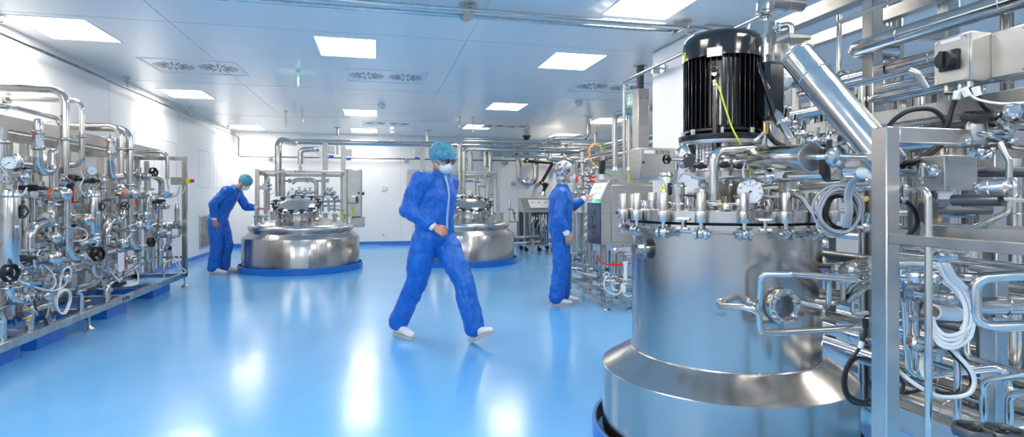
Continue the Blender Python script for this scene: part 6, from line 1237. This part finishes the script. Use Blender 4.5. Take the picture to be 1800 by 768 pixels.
def person(name, lb, loc, yaw, J, hd, hands_, net, feet, group=None, fem=False, sc=1., hs=1., specs=False):
    t = thing(name, lb, 'person', loc, group, world=False); t.rotation_euler = (0,0,yaw); t.scale = (sc,sc,sc)
    J = {k_: V(v_) for k_, v_ in J.items()}
    w_ = .92 if fem else (1.07 if specs else 1.)
    pel, nk = J['pelvis'], J['neck']; mid = J['waist']; ch = J['chest']
    def sd(a, b): z = (b-a).normalized(); l = V((0,1,0)); l = (l-z*l.dot(z)).normalized(); return l, l.cross(z)
    l0, f0 = sd(pel, mid); l1, f1 = sd(mid, ch); l2, f2 = sd(ch, nk)
    # skin body: continuous head, neck, trunk, limbs and hands
    b = MB()
    loft(b, [(pel-V((0,0,.08)),l0,.10,f0,.07),(pel,l0,.14*w_,f0,.1),(mid,l1,.125*w_,f1,.09),(ch,l2,.155*w_,f2,.11),(ch.lerp(nk,.7),l2,.14*w_,f2,.09),(nk,l2,.06,f2,.06)])
    HM = Matrix.Translation(J['head'])@Matrix.Scale(hs,4)@Matrix.Translation(-J['head'])
    b.M = HM; R, P = head(b, J['head'], hd[0], hd[1]); b.M = None
    chain(b, [nk-(J['head']-nk)*.3, nk.lerp(P(-.03,0,-.06),.5), P(-.025,0,-.05)], [.062,.056,.056], 16)
    for s, k_ in ((1,'L'),(-1,'R')):
        chain(b, [J['sh'+k_],J['el'+k_],J['wr'+k_]], [.05,.038,.027], 14); chain(b, [J['hip'+k_],J['kn'+k_],J['an'+k_]], [.08,.055,.038], 14)
    for k_, (d, n, s_, cu, pt) in hands_.items(): hand(b, J['wr'+k_]+V(d).normalized()*.02, d, n, s_, cu, pt, .95 if not fem else .88)
    bake(b, 'body', SKIN, t, .0055, 2)
    # coverall
    c = MB(); hipw = .165*w_ if not fem else .165
    loft(c, [(pel-V((0,0,.13)),l0,.13,f0,.10),(pel-V((0,0,.02)),l0,hipw+.03,f0,.15),(pel.lerp(mid,.6),l1,.188*w_,f1,.145),(mid,l1,.182*w_,f1,.14),(mid.lerp(ch,.5),l1,.198*w_,f1,.148),(ch,l2,.205*w_,f2,.152),(ch.lerp(nk,.5),l2,.175*w_,f2,.122),(ch.lerp(nk,.8),l2,.12*w_,f2,.095),(nk,l2,.078,f2,.078),(nk+(nk-ch).normalized()*.03,l2,.068,f2,.07)], 28)
    for k_ in 'LR':
        sh, el, wr = J['sh'+k_], J['el'+k_], J['wr'+k_]; e = wr+(el-wr).normalized()*.045
        chain(c, [sh.lerp(ch.lerp(nk,.5),.35), sh, sh.lerp(el,.5), el, el.lerp(e,.5), e], [.09*w_,.085*w_,.078*w_,.073*w_,.070*w_,.052*w_], 20)
        hp, kn, an = J['hip'+k_], J['kn'+k_], J['an'+k_]; q = an+(kn-an).normalized()*.0
        chain(c, [hp, hp.lerp(kn,.45), kn, kn.lerp(q,.45), kn.lerp(q,.8), q], [.122*w_,.115*w_,.100,.094,.092,.092], 22)
    bake(c, 'coverall', CLOTH, t, .0095, 5, .026, .12)
    # zip strip and cuffs
    z = MB(); pts = [nk+f2*-.0]; sgn = -1
    F = lambda c_, f_, r: c_-f_*r if (c_-f_*r).x > (c_+f_*r).x else c_+f_*r
    zp = [F(nk,f2,.082), F(ch.lerp(nk,.45),f2,.138), F(ch,f2,.160), F(mid,f1,.148), F(pel.lerp(mid,.4),f0,.158)]
    for i in range(len(zp)-1): z.bar(zp[i], zp[i+1], .028, .008, up=(1,0,0))
    bake(z, 'zip_strip', CLOTH2, t, .004, 1)
    for k_ in 'LR':
        wr, el = J['wr'+k_], J['el'+k_]; d = (wr-el).normalized(); m_ = MB(); m_.lathe([(.030,-.06),(.041,-.055),(.043,-.02),(.040,.0),(.036,.018),(.030,.02)], wr, d, 24); m_.build('cuff', CUFF, t)
    for k_, (h, d, pt) in feet.items(): shoe(t, V(h), d, pt, 1.06 if not fem else .95)
    # mask
    m_ = MB(); m_.M = HM; m_.ball(P(.052,0,-.045), .07, 20, (.84,.86,.82), R); m_.ball(P(.085,0,-.03), .036, 14, (1,.9,1), R); bake(m_, 'face_mask', MASKM, t, .005, 3, .004, .03)
    m_ = MB(); m_.M = HM
    for s in (1,-1):
        m_.tube([P(.07,.06*s,-.02),P(.0,.083*s,.0),P(-.03,.084*s,.02)], .0022, n=6); m_.tube([P(.06,.055*s,-.07),P(.0,.078*s,-.03),P(-.02,.084*s,-.005)], .0022, n=6)
    m_.build('mask_strap', WHITEP, t)
    m_ = MB(); m_.M = HM
    if net == 'blue':
        m_.ball(P(-.022,0,.055), .119, 26, (1.0,.9,.84), R); m_.ball(P(-.05,0,.015), .085, 20, (.95,1.0,.85), R)
        bake(m_, 'hairnet', NETB, t, .006, 4, .011, .03)
        m_ = MB(); m_.M = HM
        for s in ((1,-1) if specs else ()):
            m_.torus(P(.089,.033*s,.016), f_axis(R), .021, .0025, 20, 6); m_.tube([P(.087,.053*s,.018),P(.02,.084*s,.012),P(-.01,.086*s,.008)], .002, n=6)
        if specs: m_.tube([P(.09,.012,.02),P(.1,0,.022),P(.09,-.012,.02)], .0022, n=6); gl = m_.build('glasses', BLACK, t); m_ = MB(); m_.M = HM; m_.ball(P(.089,.033,.016), .021, 14, (.12,1,.9), R); m_.ball(P(.089,-.033,.016), .021, 14, (.12,1,.9), R); m_.build('lenses', LENSM, gl)
    else:
        m_.ball(P(-.032,0,.038), .122, 26, (.95,.86,1.0), R); m_.ball(P(-.05,0,-.06), .092, 20, (.8,.9,1.0), R); m_.ball(P(-.035,0,-.12), .075, 18, (.75,.95,.7), R)
        bake(m_, 'hairnet', NETW, t, .006, 3, .018, .04)
    return t
def f_axis(R): return R.col[0]
walk = dict(pelvis=(0,0,.97),waist=(.015,0,1.12),chest=(.03,0,1.33),neck=(.055,0,1.52),head=(.11,0,1.645),
 shL=(.0,.21,1.445),elL=(-.12,.28,1.19),wrL=(-.13,.25,.95),shR=(.04,-.215,1.445),elR=(-.05,-.275,1.19),wrR=(.15,-.17,1.05),
 hipL=(.02,.095,.92),knL=(.27,.095,.56),anL=(.40,.10,.15),hipR=(-.02,-.095,.92),knR=(-.13,-.10,.52),anR=(-.37,-.10,.13))
person('person', 'walking person in blue coverall, blue hairnet and white mask striding across the open floor', (.50,5.27,0), math.radians(-50), walk, ((.93,.0,-.36),(.36,0,.93)),
 {'L':((-.1,-.05,-1),(0,1,0),(1,0,0),.5,False),'R':((.8,.35,-.45),(.2,-.6,.5),(0,.6,.6),.8,False)}, 'blue', {'L':((.36,.10,.005),(1,.0,0),.42),'R':((-.42,-.10,.001),(1,-.12,0),0)}, hs=1.09, specs=True)
bend = dict(pelvis=(-.03,0,.95),waist=(.03,0,1.11),chest=(.14,0,1.32),neck=(.27,0,1.47),head=(.41,0,1.555),
 shL=(.22,.18,1.41),elL=(.36,.22,1.15),wrL=(.56,.16,1.12),shR=(.17,-.19,1.42),elR=(-.01,-.27,1.19),wrR=(.01,-.27,.95),
 hipL=(-.01,.09,.9),knL=(.08,.10,.5),anL=(.04,.11,.12),hipR=(-.05,-.09,.9),knR=(-.01,-.11,.5),anR=(-.07,-.11,.12))
person('person', 'person in blue coverall and blue hairnet bending forward beside the left domed tank', (-2.66,10.70,0), math.radians(-6), bend, ((.74,-.05,-.67),(.67,0,.74)),
 {'L':((1,-.1,-.05),(0,0,1),(0,-1,0),.45,False),'R':((.1,.02,-1),(0,-1,0),(1,0,0),.5,False)}, 'blue', {'L':((.0,.12,.001),(1,.05,0),0),'R':((-.12,-.12,.001),(1,-.1,0),0)})
wom = dict(pelvis=(-.03,0,.94),waist=(-.03,0,1.09),chest=(-.02,0,1.28),neck=(.0,0,1.44),head=(.05,0,1.60),
 shL=(.0,.16,1.36),elL=(.14,.20,1.17),wrL=(.33,.17,1.29),shR=(-.04,-.16,1.36),elR=(-.10,-.23,1.08),wrR=(-.01,-.25,.88),
 hipL=(-.01,.08,.88),knL=(.04,.09,.48),anL=(.03,.10,.11),hipR=(-.05,-.08,.88),knR=(-.04,-.09,.48),anR=(-.10,-.09,.11))
person('person', 'woman in blue coverall and white hairnet pointing at the touch screen of the console', (2.20,6.66,0), math.radians(-4), wom, ((1,-.04,-.10),(.10,0,1)),
 {'L':((.85,-.05,.45),(-.4,0,.8),(0,-1,0),.5,True),'R':((.25,.0,-1),(0,-1,0),(1,0,0),.45,False)}, 'white', {'L':((-.02,.10,.001),(1,.0,0),0),'R':((-.16,-.10,.001),(1,-.06,0),0)}, fem=True)
